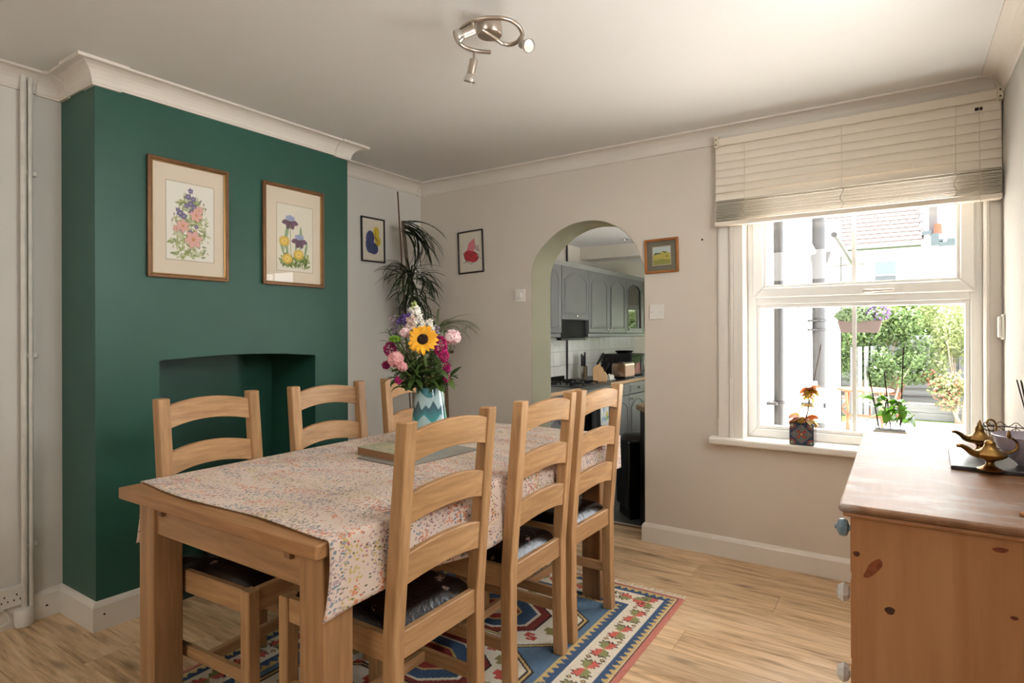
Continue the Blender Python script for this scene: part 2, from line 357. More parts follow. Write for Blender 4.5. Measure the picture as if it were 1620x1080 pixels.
# floor planks
floor = struct(MB().box(XL, YF, -0.12, RX, 0, -0.013).box(arch[0][0], 0, -0.12, arch[-1][0], 0.225, -0.013).build('floor', m_dark))
PW, PL = 0.192, 1.285; pm = {}
def plank(x0, x1, y0, y1):
    L, w = round(x1 - x0, 3), round(y1 - y0, 3); c = 0.0015
    if (L, w) not in pm:
        b = MB(); g = 0.0006
        b.add([(g, g, -0.013), (L - g, g, -0.013), (L - g, w - g, -0.013), (g, w - g, -0.013), (g, g, -c), (L - g, g, -c), (L - g, w - g, -c), (g, w - g, -c), (g + c, g + c, 0), (L - g - c, g + c, 0), (L - g - c, w - g - c, 0), (g + c, w - g - c, 0)],
              [(3, 2, 1, 0), (0, 1, 5, 4), (1, 2, 6, 5), (2, 3, 7, 6), (3, 0, 4, 7), (4, 5, 9, 8), (5, 6, 10, 9), (6, 7, 11, 10), (7, 4, 8, 11), (8, 9, 10, 11)])
        o = b.build('plank', m_floor, floor); pm[(L, w)] = o.data
    else: o = link('plank', pm[(L, w)], m_floor, floor)
    o.location = (x0, y0, 0)
y = 0.0; row = 0
offs = [0.45, 1.05, 0.2, 0.8, 0.6, 1.2, 0.35, 0.95]
while y > YF + 0.01:
    y0 = max(YF, y - PW); x = XL; nx = XL + offs[row % 8]
    while x < RX - 0.01:
        nx = min(nx, RX); plank(x, nx, y0, y); x = nx; nx = x + PL
    y = y0; row += 1
plank(arch[0][0], arch[-1][0], 0.0, PW)
struct(MB().prism([(0.192, -0.1), (0.192, 0.003), (0.215, 0.004), (0.232, -0.004), (0.232, -0.1)], 'X', arch[0][0], arch[-1][0]).build('trim_5', wood('threshold_oak', (120, 82, 52), (160, 116, 78), 'X')))
# cornice (coving) and skirting, mitred right round
dp, dc = 0.085, 0.085
def cov(dp, dc, o=0.0):
    p = [(0, H), (0, H - dc), (0.010 + o, H - dc), (0.010 + o, H - dc + 0.008)]
    for i in range(7):
        a = R(90) * i / 6; p.append((0.012 + o + (dp - 0.022) * (1 - math.cos(a)), H - dc + 0.010 + (dc - 0.020) * math.sin(a)))
    return p + [(dp + o, H - 0.010 - o), (dp + o, H)]
P0 = [(RX, -0.001 + YF), (RX, 0), (0, 0), (0, CY2), (CX2, CY2), (CX1, CY1), (XL, CY1), (XL, YF)]
struct(sweep(P0, cov(dp, dc)).build('trim_1', m_cov))
tr = bpy.data.objects['trim_1']
def corner(i, a=0.075):
    p = [Vector(q) for q in P0]; d0 = (p[i - 1] - p[i]).normalized(); d1 = (p[i + 1] - p[i]).normalized()
    sweep([p[i] + d0 * a, p[i], p[i] + d1 * a], cov(dp + 0.006, dc + 0.006, 0.004)).build('corner_piece', m_cov, tr)
for i in (1, 2, 4, 5, 6): corner(i, 0.10 if i in (4, 5, 6) else 0.05)
def skirt(name, path, h=0.12):
    return struct(sweep(path, [(0, 0), (0.018, 0), (0.018, h - 0.022), (0.014, h - 0.012), (0.008, h - 0.004), (0, h)]).build(name, m_trim))
skirt('baseboard_back', [(RX - 0.02, 0), (arch[-1][0], 0), (arch[-1][0], 0.03)][::1], 0.115)
skirt('baseboard_left', [(arch[0][0], 0.03), (arch[0][0], 0), (0, 0), (0, CY2), (CX2, CY2), (chx(FY2), FY2)], 0.115)
bl = skirt('baseboard_chimney', [(chx(FY1), FY1), (CX1, CY1), (XL, CY1), (XL, YF)], 0.125)
skirt('baseboard_right', [(RX, YF), (RX, 0)], 0.115)
for p in (WX(74, 957, XL + 0.019), WX(165, 971, chx(-2.3) + 0.0195)):
    MB().lathe([(0.0045, 0), (0.0045, 0.0015), (0.002, 0.002)], 8, (0, 0, 0), Matrix.Rotation(R(90), 4, 'Y')).xf(Matrix.Translation(p)).build('screw_hole', m_dark, bl)

# ------------------------------------------------------------------ window
win = empty('window_1', (0, 0, 0), kind='structure')
mb = MB()    # casing (stepped architrave boards)
mb.box(2.285, -0.014, 0.665, 2.350, 0.0, 2.36); mb.box(2.350, -0.026, 0.665, 2.372, 0.0, 2.36); mb.box(2.372, -0.019, 0.665, 2.425, 0.0, 2.36)
mb.build('casing', m_trim, win, 0.003)
mb = MB(); mb.box(3.492, -0.02, 0.665, 3.506, 0.0, 2.36); mb.box(3.506, -0.004, 0.665, 3.550, 0.0, 2.36); mb.build('casing', m_trim, win, 0.002)
mb = MB(); mb.box(2.372, -0.019, 2.16, 3.506, 0, 2.36); mb.build('casing_head', m_trim, win)
sill = MB().prism([(-0.062, 0.648), (-0.070, 0.655), (-0.070, 0.680), (-0.062, 0.688), (0.10, 0.690), (0.10, 0.648)], 'X', 2.245, RX)
sill.build('sill', m_trim, win, 0.003)
# reveal lining then frame at y .085-.135
mb = MB(); mb.box(2.421, 0.0, 0.66, 2.428, 0.20, 2.16); mb.build('reveal', m_trim, win)
mb = MB(); mb.box(3.490, 0.0, 0.66, 3.4955, 0.20, 2.16); mb.build('reveal', m_trim, win)
FX0, FX1, FZ0, FZ1 = 2.428, 3.490, 0.690, 2.155; fy0, fy1 = 0.085, 0.150
TZ0, TZ1 = 1.440, 1.500
def member(poly, name, bev=0.004): return MB().prism(poly, 'Y', fy0, fy1).build(name, m_upvc, win, bev)
fwid = 0.047
member([(FX0, FZ0), (FX0 + fwid, FZ0 + fwid), (FX0 + fwid, FZ1 - fwid), (FX0, FZ1)], 'frame_stile')
member([(FX1, FZ0), (FX1 - fwid, FZ0 + fwid), (FX1 - fwid, FZ1 - fwid), (FX1, FZ1)], 'frame_stile')
member([(FX0, FZ0), (FX1, FZ0), (FX1 - fwid, FZ0 + fwid), (FX0 + fwid, FZ0 + fwid)], 'frame_rail')
member([(FX0, FZ1), (FX1, FZ1), (FX1 - fwid, FZ1 - fwid), (FX0 + fwid, FZ1 - fwid)], 'frame_rail')
member([(FX0 + fwid, TZ0), (FX1 - fwid, TZ0), (FX1 - fwid, TZ1), (FX0 + fwid, TZ1)], 'transom')
# glazing beads of the fixed light
def ring(x0, z0, x1, z1, w, ya, yb, name, mat=m_upvc, bev=0.003, par=win):
    for poly in ([(x0, z0), (x0 + w, z0 + w), (x0 + w, z1 - w), (x0, z1)], [(x1, z0), (x1 - w, z0 + w), (x1 - w, z1 - w), (x1, z1)], [(x0, z0), (x1, z0), (x1 - w, z0 + w), (x0 + w, z0 + w)], [(x0, z1), (x1, z1), (x1 - w, z1 - w), (x0 + w, z1 - w)]):
        MB().prism(poly, 'Y', ya, yb).build(name, mat, par, bev)
ring(FX0 + fwid, FZ0 + fwid, FX1 - fwid, TZ0, 0.020, 0.095, 0.140, 'bead')
# opening sash above
ring(FX0 + 0.03, TZ1 - 0.022, FX1 - 0.03, FZ1 - 0.03, 0.058, 0.068, 0.130, 'sash_member', bev=0.006)
ring(FX0 + 0.088, TZ1 + 0.036, FX1 - 0.088, FZ1 - 0.088, 0.014, 0.080, 0.125, 'bead')
MB().box(FX0 + fwid + 0.01, 0.112, FZ0 + fwid + 0.01, FX1 - fwid - 0.01, 0.118, TZ0 - 0.01).build('glass_pane', m_glass, win)
MB().box(FX0 + 0.095, 0.102, TZ1 + 0.045, FX1 - 0.095, 0.108, FZ1 - 0.09).build('glass_pane', m_glass, win)
gx = WY(1351.5, 560, 0.115)[0]
MB().box(gx - 0.010, 0.109, FZ0 + fwid + 0.02, gx + 0.010, 0.121, TZ0 - 0.02).build('glazing_bar', m_upvc, win)
MB().box(gx - 0.010, 0.099, TZ1 + 0.05, gx + 0.010, 0.111, FZ1 - 0.1).build('glazing_bar', m_upvc, win)
p = WY(1376, 460, 0.068); hb = MB().box(p.x - 0.03, 0.056, p.z - 0.010, p.x + 0.02, 0.068, p.z + 0.010).build('handle_base', m_white, win, 0.003)
MB().tube([(p.x - 0.02, 0.048, p.z), (p.x + 0.03, 0.044, p.z), (p.x + 0.105, 0.046, p.z + 0.002)], [0.008, 0.007, 0.005], 8).build('handle', m_steel, win, smooth=True)
MB().box(FX0 - 0.02, 0.15, 0.63, FX1 + 0.02, 0.34, 0.672).build('outer_sill', m_upvc, win, 0.004)

w3 = empty('added_window', (0, 0, 0), kind='structure')  # made-up window, added so fill light enters over the chest
for a, b, c, d in ((SW[0], SW[0] + .05, SW[2], SW[3]), (SW[1] - .05, SW[1], SW[2], SW[3]), (SW[0], SW[1], SW[2], SW[2] + .05), (SW[0], SW[1], SW[3] - .05, SW[3]), ((SW[0] + SW[1]) / 2 - .03, (SW[0] + SW[1]) / 2 + .03, SW[2], SW[3])):
    MB().box(RX + .16, a, c, RX + .21, b, d).build('frame_member', m_upvc, w3, .003)
MB().box(RX + .18, SW[0], SW[2], RX + .186, SW[1], SW[3]).build('glass_pane', m_glass, w3)
# ------------------------------------------------------------------ venetian blind
m_slat = plain('cream_blind_slats', (226, 214, 197), 0.5, var=0.02)
m_cord = plain('blind_cord', (205, 194, 178), 0.8)
bl = empty('venetian_blind', (2.28, -0.03, 2.33), label='cream wooden venetian blind drawn half up over the garden window', cat='blind')
def inb(o): o.location = -Vector((2.28, -0.03, 2.33)); return o
BX0, BX1 = 2.283, 3.548; BY = -0.052
inb(MB().box(BX0 + 0.012, -0.062, 2.338, BX1 - 0.012, -0.030, 2.382).build('headrail', m_slat, bl, 0.003))
for x in (BX0 - 0.004, BX1 - 0.020):
    b = inb(MB().box(x, -0.068, 2.330, x + 0.024, -0.001 if x < 3 else -0.001, 2.392).build('bracket', plain('bracket_cream', (214, 203, 178), 0.4), bl, 0.003))
    for z in (2.345, 2.375): MB().lathe([(0.004, 0), (0.004, 0.002)], 8, (x + 0.012, -0.0685, z), Matrix.Rotation(R(90), 4, 'X')).build('screw', m_dark, b)
sl = None
def slat_mesh():
    b = MB(); n = 6; pts = []
    for i in range(n + 1):
        q = -0.0255 + 0.051 * i / n; pts.append((q, 0.0032 * (1 - (q / 0.0255) ** 2)))
    poly = [(p, q + 0.0014) for p, q in pts] + [(p, q - 0.0012) for p, q in reversed(pts)]
    return b.prism(poly, 'X', -(BX1 - BX0) / 2 + 0.003, (BX1 - BX0) / 2 - 0.003)
for i in range(7):
    o = slat_mesh().build('slat', m_slat, bl) if sl is None else link('slat', sl.data, m_slat, bl); sl = sl or o
    o.location = Vector(((BX0 + BX1) / 2, BY + 0.004, 2.315 - 0.0435 * i)) - Vector((2.28, -0.03, 2.33)); o.rotation_euler = (R(81 - (2.5 * (i - 3) if i > 3 else 0)), 0, 0)
for i in range(15):
    o = link('slat', sl.data, m_slat, bl)
    o.location = Vector(((BX0 + BX1) / 2, BY - 0.002 * math.sin(i * 2.1), 2.026 - 0.0079 * i)) - Vector((2.28, -0.03, 2.33)); o.rotation_euler = (R(2.5 + random.uniform(-2.5, 2.5)), 0, 0)
inb(MB().box(BX0 + 0.002, BY - 0.026, 1.884, BX1 - 0.002, BY + 0.026, 1.908).build('bottom_rail', m_slat, bl, 0.003))
for x in (2.446, 2.914, 3.377):
    for yy in (BY - 0.0285,):
        o = inb(MB().tube([(x, yy, 2.338), (x + 0.001, yy, 2.2), (x, yy, 2.02)], 0.0014, 6).build('ladder_cord', m_cord, bl))
    inb(MB().tube([(x + 0.010 * math.sin(k * 1.1) * (1 if k % 2 else .6), BY - 0.029, 2.02 - 0.012 * k) for k in range(10)], 0.0024, 6).build('gathered_cord', m_cord, bl))
    inb(MB().lathe([(0, 0.006), (0.006, 0.004), (0.007, -0.002), (0, -0.004)], 10, (x, BY, 1.880)).build('cord_button', m_white, bl, smooth=True))
for (u0, v0, u1, v1, nm) in ((1155, 345, 1155.5, 596, 'pull_cord'), (1137.5, 345, 1137, 660, 'pull_cord')):
    a, b = WY(u0, v0, -0.034), WY(u1, v1, -0.034); a.z = 1.90
    inb(MB().tube([a, b], 0.0012, 6).build(nm, m_cord, bl)); inb(MB().lathe([(0.002, 0.02), (0.006, 0.004), (0.006, 0), (0, -0.002)], 8, b - Vector((0, 0, 0.02))).build('cord_tassel', m_white, bl, smooth=True))
a = WY(1549, 170, -0.085); b = WY(1551, 318, -0.085); inb(MB().tube([a, b, (b.x, b.y, 1.62)], 0.0012, 6).build('pull_cord', m_cord, bl)); inb(MB().box(a.x - 0.014, -0.070, a.z - 0.006, a.x + 0.014, -0.0625, a.z + 0.006).build('cord_lock', m_dark, bl))

# ------------------------------------------------------------------ pipes and socket at the left
def onleft(u, v, off=0.0): return WX(u, v, XL + off)
pp = empty('heating_pipes', (XL, -2.48, 0), label='pair of white painted copper pipes running up the left wall corner', cat='pipe')
m_pipe = plain('painted_pipe', (214, 209, 198), 0.4, var=0.08, nscale=14)
for u, r in ((37.5, 0.0115), (48.5, 0.0095)):
    yq = onleft(u, 500, 0.028).y
    MB().tube([(0.028, yq + 2.48, 0.045 if u < 40 else 0.0), (0.028, yq + 2.48, 2.425)], r, 12).build('pipe', m_pipe, pp, smooth=True)
for z in (2.0, 1.19, 0.35):
    MB().box(0.0, -0.022, z - 0.012, 0.03, 0.026, z + 0.012).build('pipe_clip', m_pipe, pp, 0.004)
q = onleft(39, 980, 0.04)
MB().lathe([(0, 0), (0.030, 0.002), (0.034, 0.02), (0.034, 0.07), (0.028, 0.078), (0, 0.08)], 20, (0.030, q.y + 2.48, 0.0)).build('floor_collar', m_white, pp, smooth=True)
so = empty('wall_socket', (XL, 0, 0), label='white double wall socket low beside the heating pipes', cat='socket')
q0 = onleft(-16, 923); q1 = onleft(36, 952)
mb = MB().box(0.0, q0.y, q1.z, 0.030, q1.y, q1.z + 0.088); mb.build('face_plate', m_white, so, 0.004, seg=2)
for cy in (q1.y - 0.03, q0.y + 0.04):
    for dy, dz in ((0, 0.052), (-0.010, 0.030), (0.012, 0.030)):
        MB().box(0.0295, cy + dy - 0.002, q1.z + dz - 0.004, 0.0308, cy + dy + 0.002, q1.z + dz + 0.004).build('pin_hole', m_dark, so)
MB().box(0.030, q0.y + 0.066, q1.z + 0.06, 0.034, q0.y + 0.078, q1.z + 0.078).build('rocker_switch', m_white, so, 0.001)
ca = [onleft(u, v, 0.035) for u, v in ((-10, 972), (4, 966), (12, 972), (16, 982), (8, 988), (-4, 994))]; 
tag(MB().tube(ca, 0.004, 8).build('loose_cable', m_white, smooth=True), 'thin white looped cable hanging under the wall socket', 'cable')
for f in (-1,): pass

# ------------------------------------------------------------------ switches
def plate(name, c, rz, wdt, hgt, label, **kw):
    e = empty(name, c, rz, label=label, cat='switch'); MB().box(-wdt / 2, -0.010, -hgt / 2, wdt / 2, -0.0005, hgt / 2).build('face_plate', m_white, e, 0.003, seg=2); return e
p = WY(823, 467.5, 0); e = plate('dimmer_switch', p, 0, 0.088, 0.088, 'white square dimmer switch on the wall left of the arch')
MB().lathe([(0.024, 0), (0.024, 0.006), (0.020, 0.016), (0, 0.017)], 24, (0.0, -0.010, 0), Matrix.Rotation(R(90), 4, 'X')).build('dimmer_knob', m_white, e, smooth=True)
p = WY(1039.5, 493.5, 0); e = plate('light_switch', p, 0, 0.088, 0.088, 'white light switch under the small landscape picture')
MB().add([(-0.012, -0.0105, -0.016), (0.012, -0.0105, -0.016), (0.012, -0.0105, 0.016), (-0.012, -0.0105, 0.016), (-0.011, -0.012, -0.015), (0.011, -0.012, -0.015), (0.011, -0.0155, 0.015), (-0.011, -0.0155, 0.015)], [(0, 1, 5, 4), (1, 2, 6, 5), (2, 3, 7, 6), (3, 0, 4, 7), (4, 5, 6, 7)]).build('rocker', m_white, e, 0.001)
for x in (-0.030, 0.030): MB().lathe([(0.004, 0), (0.004, 0.0015), (0, 0.002)], 10, (x, -0.0102, 0), Matrix.Rotation(R(90), 4, 'X')).build('screw', m_steel, e)
e = plate('wall_thermostat', (RX, -0.045, 1.305), R(-90), 0.075, 0.115, 'small white plastic box on the right wall beside the window')
MB().box(-0.028, -0.024, -0.048, 0.028, -0.010, 0.048).build('cover', m_white, e, 0.006, seg=2)
# ------------------------------------------------------------------ pictures
m_gilt = plain('brown_gilt_frame', (120, 84, 52), 0.35, metal=0.4, var=0.15, nscale=20)
m_gold = plain('gilt_edge', (178, 138, 84), 0.3, metal=0.6)
m_mat = plain('cream_mount', (222, 208, 186), 0.8, var=0.01)
m_gmat = plain('grey_green_mount', (116, 112, 96), 0.8, var=0.02)
m_cut = plain('mount_cut', (196, 182, 162), 0.8)
m_oframe = plain('orange_wood_frame', (166, 104, 48), 0.35, metal=0.3, var=0.12, nscale=20)
def frame4(x0, z0, x1, z1, w, y0, y1, mat, par, name='frame_side', prof=None):
    for poly in ([(x0, z0), (x0 + w, z0 + w), (x0 + w, z1 - w), (x0, z1)], [(x1, z0), (x1 - w, z0 + w), (x1 - w, z1 - w), (x1, z1)], [(x0, z0), (x1, z0), (x1 - w, z0 + w), (x0 + w, z0 + w)], [(x0, z1), (x1, z1), (x1 - w, z1 - w), (x0 + w, z1 - w)]):
        MB().prism(poly, 'Y', y0, y1).build(name, mat, par, 0.0025)
def picture(name, c, rz, w, h, fwd, depth, mframe, mmat, inner, canvas, label, ro=0.0, gild=None, glassy=True, mount=True):
    e = empty(name, c, rz, label=label, cat='picture'); e.rotation_euler = (0, ro, rz)
    x0, x1, z0, z1 = -w / 2, w / 2, -h / 2, h / 2
    frame4(x0, z0, x1, z1, fwd, -depth, -0.001, mframe, e)
    if gild: frame4(x0 + fwd, z0 + fwd, x1 - fwd, z1 - fwd, gild, -depth * 0.8, -0.003, m_gold, e, 'frame_slip')
    MB().box(x0 + fwd, -0.006, z0 + fwd, x1 - fwd, -0.002, z1 - fwd).build('mount' if mount else 'backing', mmat, e)
    ix0, iz0, ix1, iz1 = inner
    if mount: frame4(ix0 - 0.004, iz0 - 0.004, ix1 + 0.004, iz1 + 0.004, 0.004, -0.0072, -0.006, m_cut, e, 'mount_edge')
    canvas.mesh('print', lambda X, Y: np.stack([ix0 + X * (ix1 - ix0), np.full(X.shape, -0.0066), iz1 - Y * (iz1 - iz0)], 1), m_vcol, e)
    if glassy: MB().box(x0 + fwd, -0.0095, z0 + fwd, x1 - fwd, -0.0085, z1 - fwd).build('glass', m_pglass, e)
    return e
rg = np.random.default_rng(3)
def petal(cv, cx, cy, L, wd, ang, c, al=0.9):
    a = cv.asp; pts = []
    for t, s in ((0, 0), (.3, .7), (.6, 1), (.85, .6), (1, 0), (.85, -.6), (.6, -1), (.3, -.7)):
        x, y = t * L, s * wd; pts.append((cx + x * math.cos(ang) - y * math.sin(ang), cy + (x * math.sin(ang) + y * math.cos(ang)) / a))
    cv.poly(pts, c, al)
def bloom(cv, cx, cy, L, wd, n, c, edge, a0=0.0, core=None):
    for k in range(n):
        an = a0 + 2 * math.pi * k / n; petal(cv, cx, cy, L * 1.06, wd * 1.15, an, edge, 0.8); petal(cv, cx, cy, L, wd, an, c, 0.95)
        cv.line([(cx, cy), (cx + L * .7 * math.cos(an), cy + L * .7 * math.sin(an) / cv.asp)], 0.006, edge, 0.6)
    if core: cv.ell(cx, cy, L * .2, L * .2, core)
def leaf2(cv, x, y, L, an, c): petal(cv, x, y, L, L * 0.22, an, c, 0.75); cv.line([(x, y), (x + L * math.cos(an), y + L * math.sin(an) / cv.asp)], 0.004, (92, 104, 60), 0.6)
# clematis / lily print
cv = Canvas(150, 240, (232, 228, 216))
for k in range(260):
    y = rg.uniform(.2, .97); hw = .36 * math.sin(min(1, (y - .05) / .55) * 1.57); x = .5 + rg.uniform(-hw, hw)
    leaf2(cv, x, y, rg.uniform(.07, .17), rg.uniform(0, 6.28), [(158, 166, 104), (186, 190, 138), (124, 138, 84), (200, 204, 168)][k % 4])
cv.line([(.5, .06), (.49, .3), (.52, .6), (.5, .95)], .008, (112, 122, 76))
for x, y, s in ((.5, .09, .06), (.45, .17, .07), (.56, .19, .06), (.5, .26, .07), (.42, .29, .06), (.58, .3, .07), (.28, .40, .08), (.36, .43, .07), (.24, .36, .05), (.52, .36, .06), (.62, .55, .05), (.5, .63, .05), (.33, .62, .05)):
    bloom(cv, x, y, s, s * .36, 5, (128, 118, 158), (78, 70, 112), rg.uniform(0, 1), (206, 200, 170))
for x, y, s in ((.62, .40, .14), (.68, .33, .10), (.34, .56, .14), (.2, .60, .08), (.56, .72, .19)):
    bloom(cv, x, y, s, s * .30, 6, (228, 180, 168), (186, 122, 120), rg.uniform(0, 1), (206, 150, 96))
for x, y in ((.72, .2), (.78, .24), (.16, .42), (.12, .5), (.82, .3)): cv.ell(x, y, .014, .03, (150, 128, 140)); cv.line([(x, y), (x - .02, y + .08)], .005, (150, 160, 100))
chs = math.atan2(CX2 - CX1, CY2 - CY1)   # the chimney face is a hair out of square
def onch(u, v): 
    r = WX(u, v, 0.265); return r
picture('botanical_print', (chx(-1.955) + 0.001, -1.957, 1.831), R(90) - chs, 0.384, 0.565, 0.016, 0.020, m_gilt, m_mat, (-0.108, -0.190, 0.118, 0.182), cv,
        'framed flower print with purple and pink blooms, left on the green chimney', gild=0.006)
# iris print
cv = Canvas(130, 240, (226, 220, 202))
for x, y, L, wd, an in ((.18, .72, .95, .05, -1.42), (.30, .80, .6, .045, -1.7), (.66, .7, .75, .05, -1.57), (.76, .8, .5, .04, -1.4), (.2, .8, .55, .04, -1.8), (.5, .8, .5, .03, -1.5)):
    petal(cv, x, y, L, wd, an, (140, 166, 124), .85); cv.line([(x, y), (x + L * .9 * math.cos(an), y + L * .9 * math.sin(an) / cv.asp)], .006, (96, 128, 92), .6)
for k in range(170): leaf2(cv, rg.uniform(.14, .86), rg.uniform(.78, .96), rg.uniform(.06, .16), rg.uniform(-2.6, -.4), [(120, 140, 70), (158, 172, 96), (92, 116, 62)][k % 3])
for x, y in ((.36, .2), (.62, .47)):
    for an in (-2.3, -1.57, -.8): petal(cv, x, y + .04, .17, .07, an, (158, 166, 196)); cv.line([(x, y + .04), (x + .12 * math.cos(an), y + .04 + .12 * math.sin(an) / cv.asp)], .008, (110, 116, 156), .7)
    for an in (.25, 1.2, 1.9, 2.9): petal(cv, x, y + .05, .24, .075, an, (112, 84, 104)); cv.line([(x, y + .05), (x + .18 * math.cos(an), y + .05 + .18 * math.sin(an) / cv.asp)], .01, (72, 50, 72), .8)
    cv.line([(x, y + .1), (x + .02, .9)], .014, (128, 146, 92))
for x, y in ((.2, .56), (.6, .74), (.28, .82)): bloom(cv, x, y, .15, .035, 13, (226, 192, 92), (186, 148, 60), .2, (204, 160, 66)); bloom(cv, x, y, .09, .03, 10, (240, 212, 120), (196, 160, 70), .5, (190, 140, 50))
picture('botanical_print', (chx(-1.377) + 0.001, -1.377, 1.834), R(90) - chs, 0.392, 0.562, 0.016, 0.020, m_gilt, m_mat, (-0.108, -0.196, 0.122, 0.176), cv,
        'framed iris print with yellow daisies, right on the green chimney', gild=0.004)
# abstract prints
cv = Canvas(100, 140, (228, 220, 202))
cv.ell(.66, .30, .15, .20, (214, 190, 62), .2); cv.ell(.72, .50, .15, .20, (210, 184, 58), -.35); cv.ell(.36, .46, .20, .26, (74, 82, 124), .15); cv.ell(.48, .70, .27, .21, (70, 78, 120), .3); cv.ell(.34, .62, .2, .3, (74, 82, 124))
for p in ([(.3, .34), (.45, .46), (.62, .44), (.78, .52)], [(.2, .55), (.4, .66), (.62, .62)], [(.66, .2), (.6, .4), (.74, .6), (.66, .7)], [(.28, .45), (.34, .6), (.28, .72)]): cv.line(p, .016, (42, 42, 58))
picture('abstract_print', (0.001, -0.513, 1.954), R(90), 0.226, 0.318, 0.010, 0.016, m_frameblack, m_mat, (-0.098, -0.143, 0.098, 0.143), cv, 'small black framed abstract print in blue and yellow in the alcove', mount=False, ro=R(-1))
cv = Canvas(100, 140, (228, 220, 202))
cv.poly([(.28, .52), (.42, .26), (.68, .15), (.72, .36), (.62, .52)], (226, 138, 146)); cv.ell(.5, .62, .30, .19, (206, 66, 74)); cv.ell(.38, .56, .2, .15, (206, 66, 74)); cv.ell(.62, .68, .22, .14, (206, 66, 74))
for p in ([(.2, .62), (.32, .5), (.5, .62), (.66, .52), (.86, .6), (.8, .72), (.6, .66)], [(.14, .5), (.22, .62), (.3, .74), (.14, .78)], [(.3, .66), (.44, .72), (.56, .58), (.4, .54)], [(.7, .38), (.86, .36), (.78, .46), (.9, .5)], [(.24, .72), (.5, .82), (.84, .66), (.95, .7)]): cv.line(p, .013, (60, 66, 58))
for x, y in ((.74, .42), (.82, .46)): bloom(cv, x, y, .07, .02, 5, (222, 190, 190), (120, 100, 96))
picture('abstract_print', (0.500, -0.001, 1.888), 0, 0.234, 0.316, 0.010, 0.016, m_frameblack, m_mat, (-0.102, -0.142, 0.102, 0.142), cv, 'small black framed abstract print in red and pink, hanging left of the arch', mount=False, ro=R(-2))
# landscape
cv = Canvas(90, 90, (186, 200, 200))
cv.poly([(0, .42), (.2, .30), (.34, .36), (.55, .24), (.8, .28), (1, .4), (1, 1), (0, 1)], (176, 168, 92)); cv.poly([(0, .5), (.3, .42), (.7, .5), (1, .44), (1, 1), (0, 1)], (188, 172, 84)); cv.poly([(0, .74), (.5, .68), (1, .76), (1, 1), (0, 1)], (140, 146, 76))
for k in range(14): cv.line([(0, .56 + k * .03), (1, .53 + k * .03)], .006, (150, 140, 64), .5)
for x, y, r in ((.18, .36, .07), (.36, .36, .05), (.3, .38, .04), (.62, .28, .04), (.8, .54, .05), (.7, .32, .05), (.12, .4, .05)): cv.ell(x, y, r, r * .8, (70, 84, 54))
picture('landscape_painting', (1.953, -0.001, 1.751), 0, 0.209, 0.208, 0.014, 0.018, m_oframe, m_gmat, (-0.054, -0.054, 0.054, 0.054), cv, 'small square landscape of yellow hills in a grey mount, beside the arch', ro=R(-1.2))

# ------------------------------------------------------------------ ceiling light
cl = empty('ceiling_spotlight', (1.866, -1.680, H), label='brushed nickel curved ceiling light with three spots', cat='ceiling light')
Vc = Vector(cl.location)
def LZ(zx, zy, z): return WZ(690 + zx / 7.2, zy / 7.2, z) - Vc
MB().lathe([(0, 0), (0.047, 0), (0.048, -0.004), (0.048, -0.040), (0.045, -0.044), (0, -0.044)], 28).build('ceiling_rose', m_steel, cl, smooth=True)
def smooth_path(pts, n=6):
    out = []; P = [pts[0]] + list(pts) + [pts[-1]]
    for i in range(1, len(P) - 2):
        for k in range(n):
            t = k / n; a, b, c, d = P[i - 1], P[i], P[i + 1], P[i + 2]
            out.append(0.5 * ((2 * b) + (c - a) * t + (2 * a - 5 * b + 4 * c - d) * t * t + (3 * b - a - 3 * c + d) * t ** 3))
    return out + [P[-2]]
zr = 2.392
arm = smooth_path([LZ(*q) for q in ((515, 335, 2.402), (600, 392, 2.396), (690, 450, zr), (760, 495, zr), (840, 510, zr), (920, 480, zr), (965, 425, zr), (982, 385, zr), (930, 285, zr), (810, 220, zr), (640, 203, zr), (470, 225, zr), (330, 290, zr), (255, 385, zr), (250, 470, zr), (330, 535, zr), (450, 577, zr), (620, 597, zr))])
MB().tube(arm, 0.0078, 12).build('curved_arm', m_steel, cl, smooth=True)
m_bulb = plain('spot_glass', (226, 222, 212), 0.1, var=0.02)
def spot(top, joint, tail, face, rb=0.016, rf=0.025):
    s = MB().tube([top, joint], 0.0055, 10).build('spot_stem', m_steel, cl, smooth=True)
    d = (face - tail).normalized(); L = (face - tail).length; M = Matrix.Translation(tail) @ d.to_track_quat('Z', 'Y').to_matrix().to_4x4()
    MB().lathe([(0, -0.002), (rb * .9, 0), (rb, 0.004), (rb, L * .62), (rb * 1.1, L * .68)], 20).xf(M).build('spot_body', m_steel, cl, smooth=True)
    MB().lathe([(rb * 1.0, L * .64), (rf * .95, L * .86), (rf, L), (rf * .9, L + 0.002), (rf * .88, L - 0.004)], 20).xf(M).build('spot_rim', m_chrome, cl, smooth=True)
    MB().lathe([(rf * .88, L - 0.003), (rf * .5, L - 0.001), (0, L)], 20).xf(M).build('bulb', m_bulb, cl, smooth=True)
k = Vector((0, 0, 1))
a = LZ(418, 240, zr); j = a - k * 0.040; spot(a, j, j - fw * .02 - k * .002 + rt * .004, j + rt * -.055 - k * 0.035 - fw * .035)
a = LZ(975, 400, zr); j = a - k * 0.028; spot(a, j, j - k * .006, j + rt * .026 - k * 0.034 - fw * 0.045)
a = LZ(432, 575, zr); j = a - k * 0.036; spot(a, j, j + k * .002, j - k * 0.078 - rt * .020 + fw * 0.02)

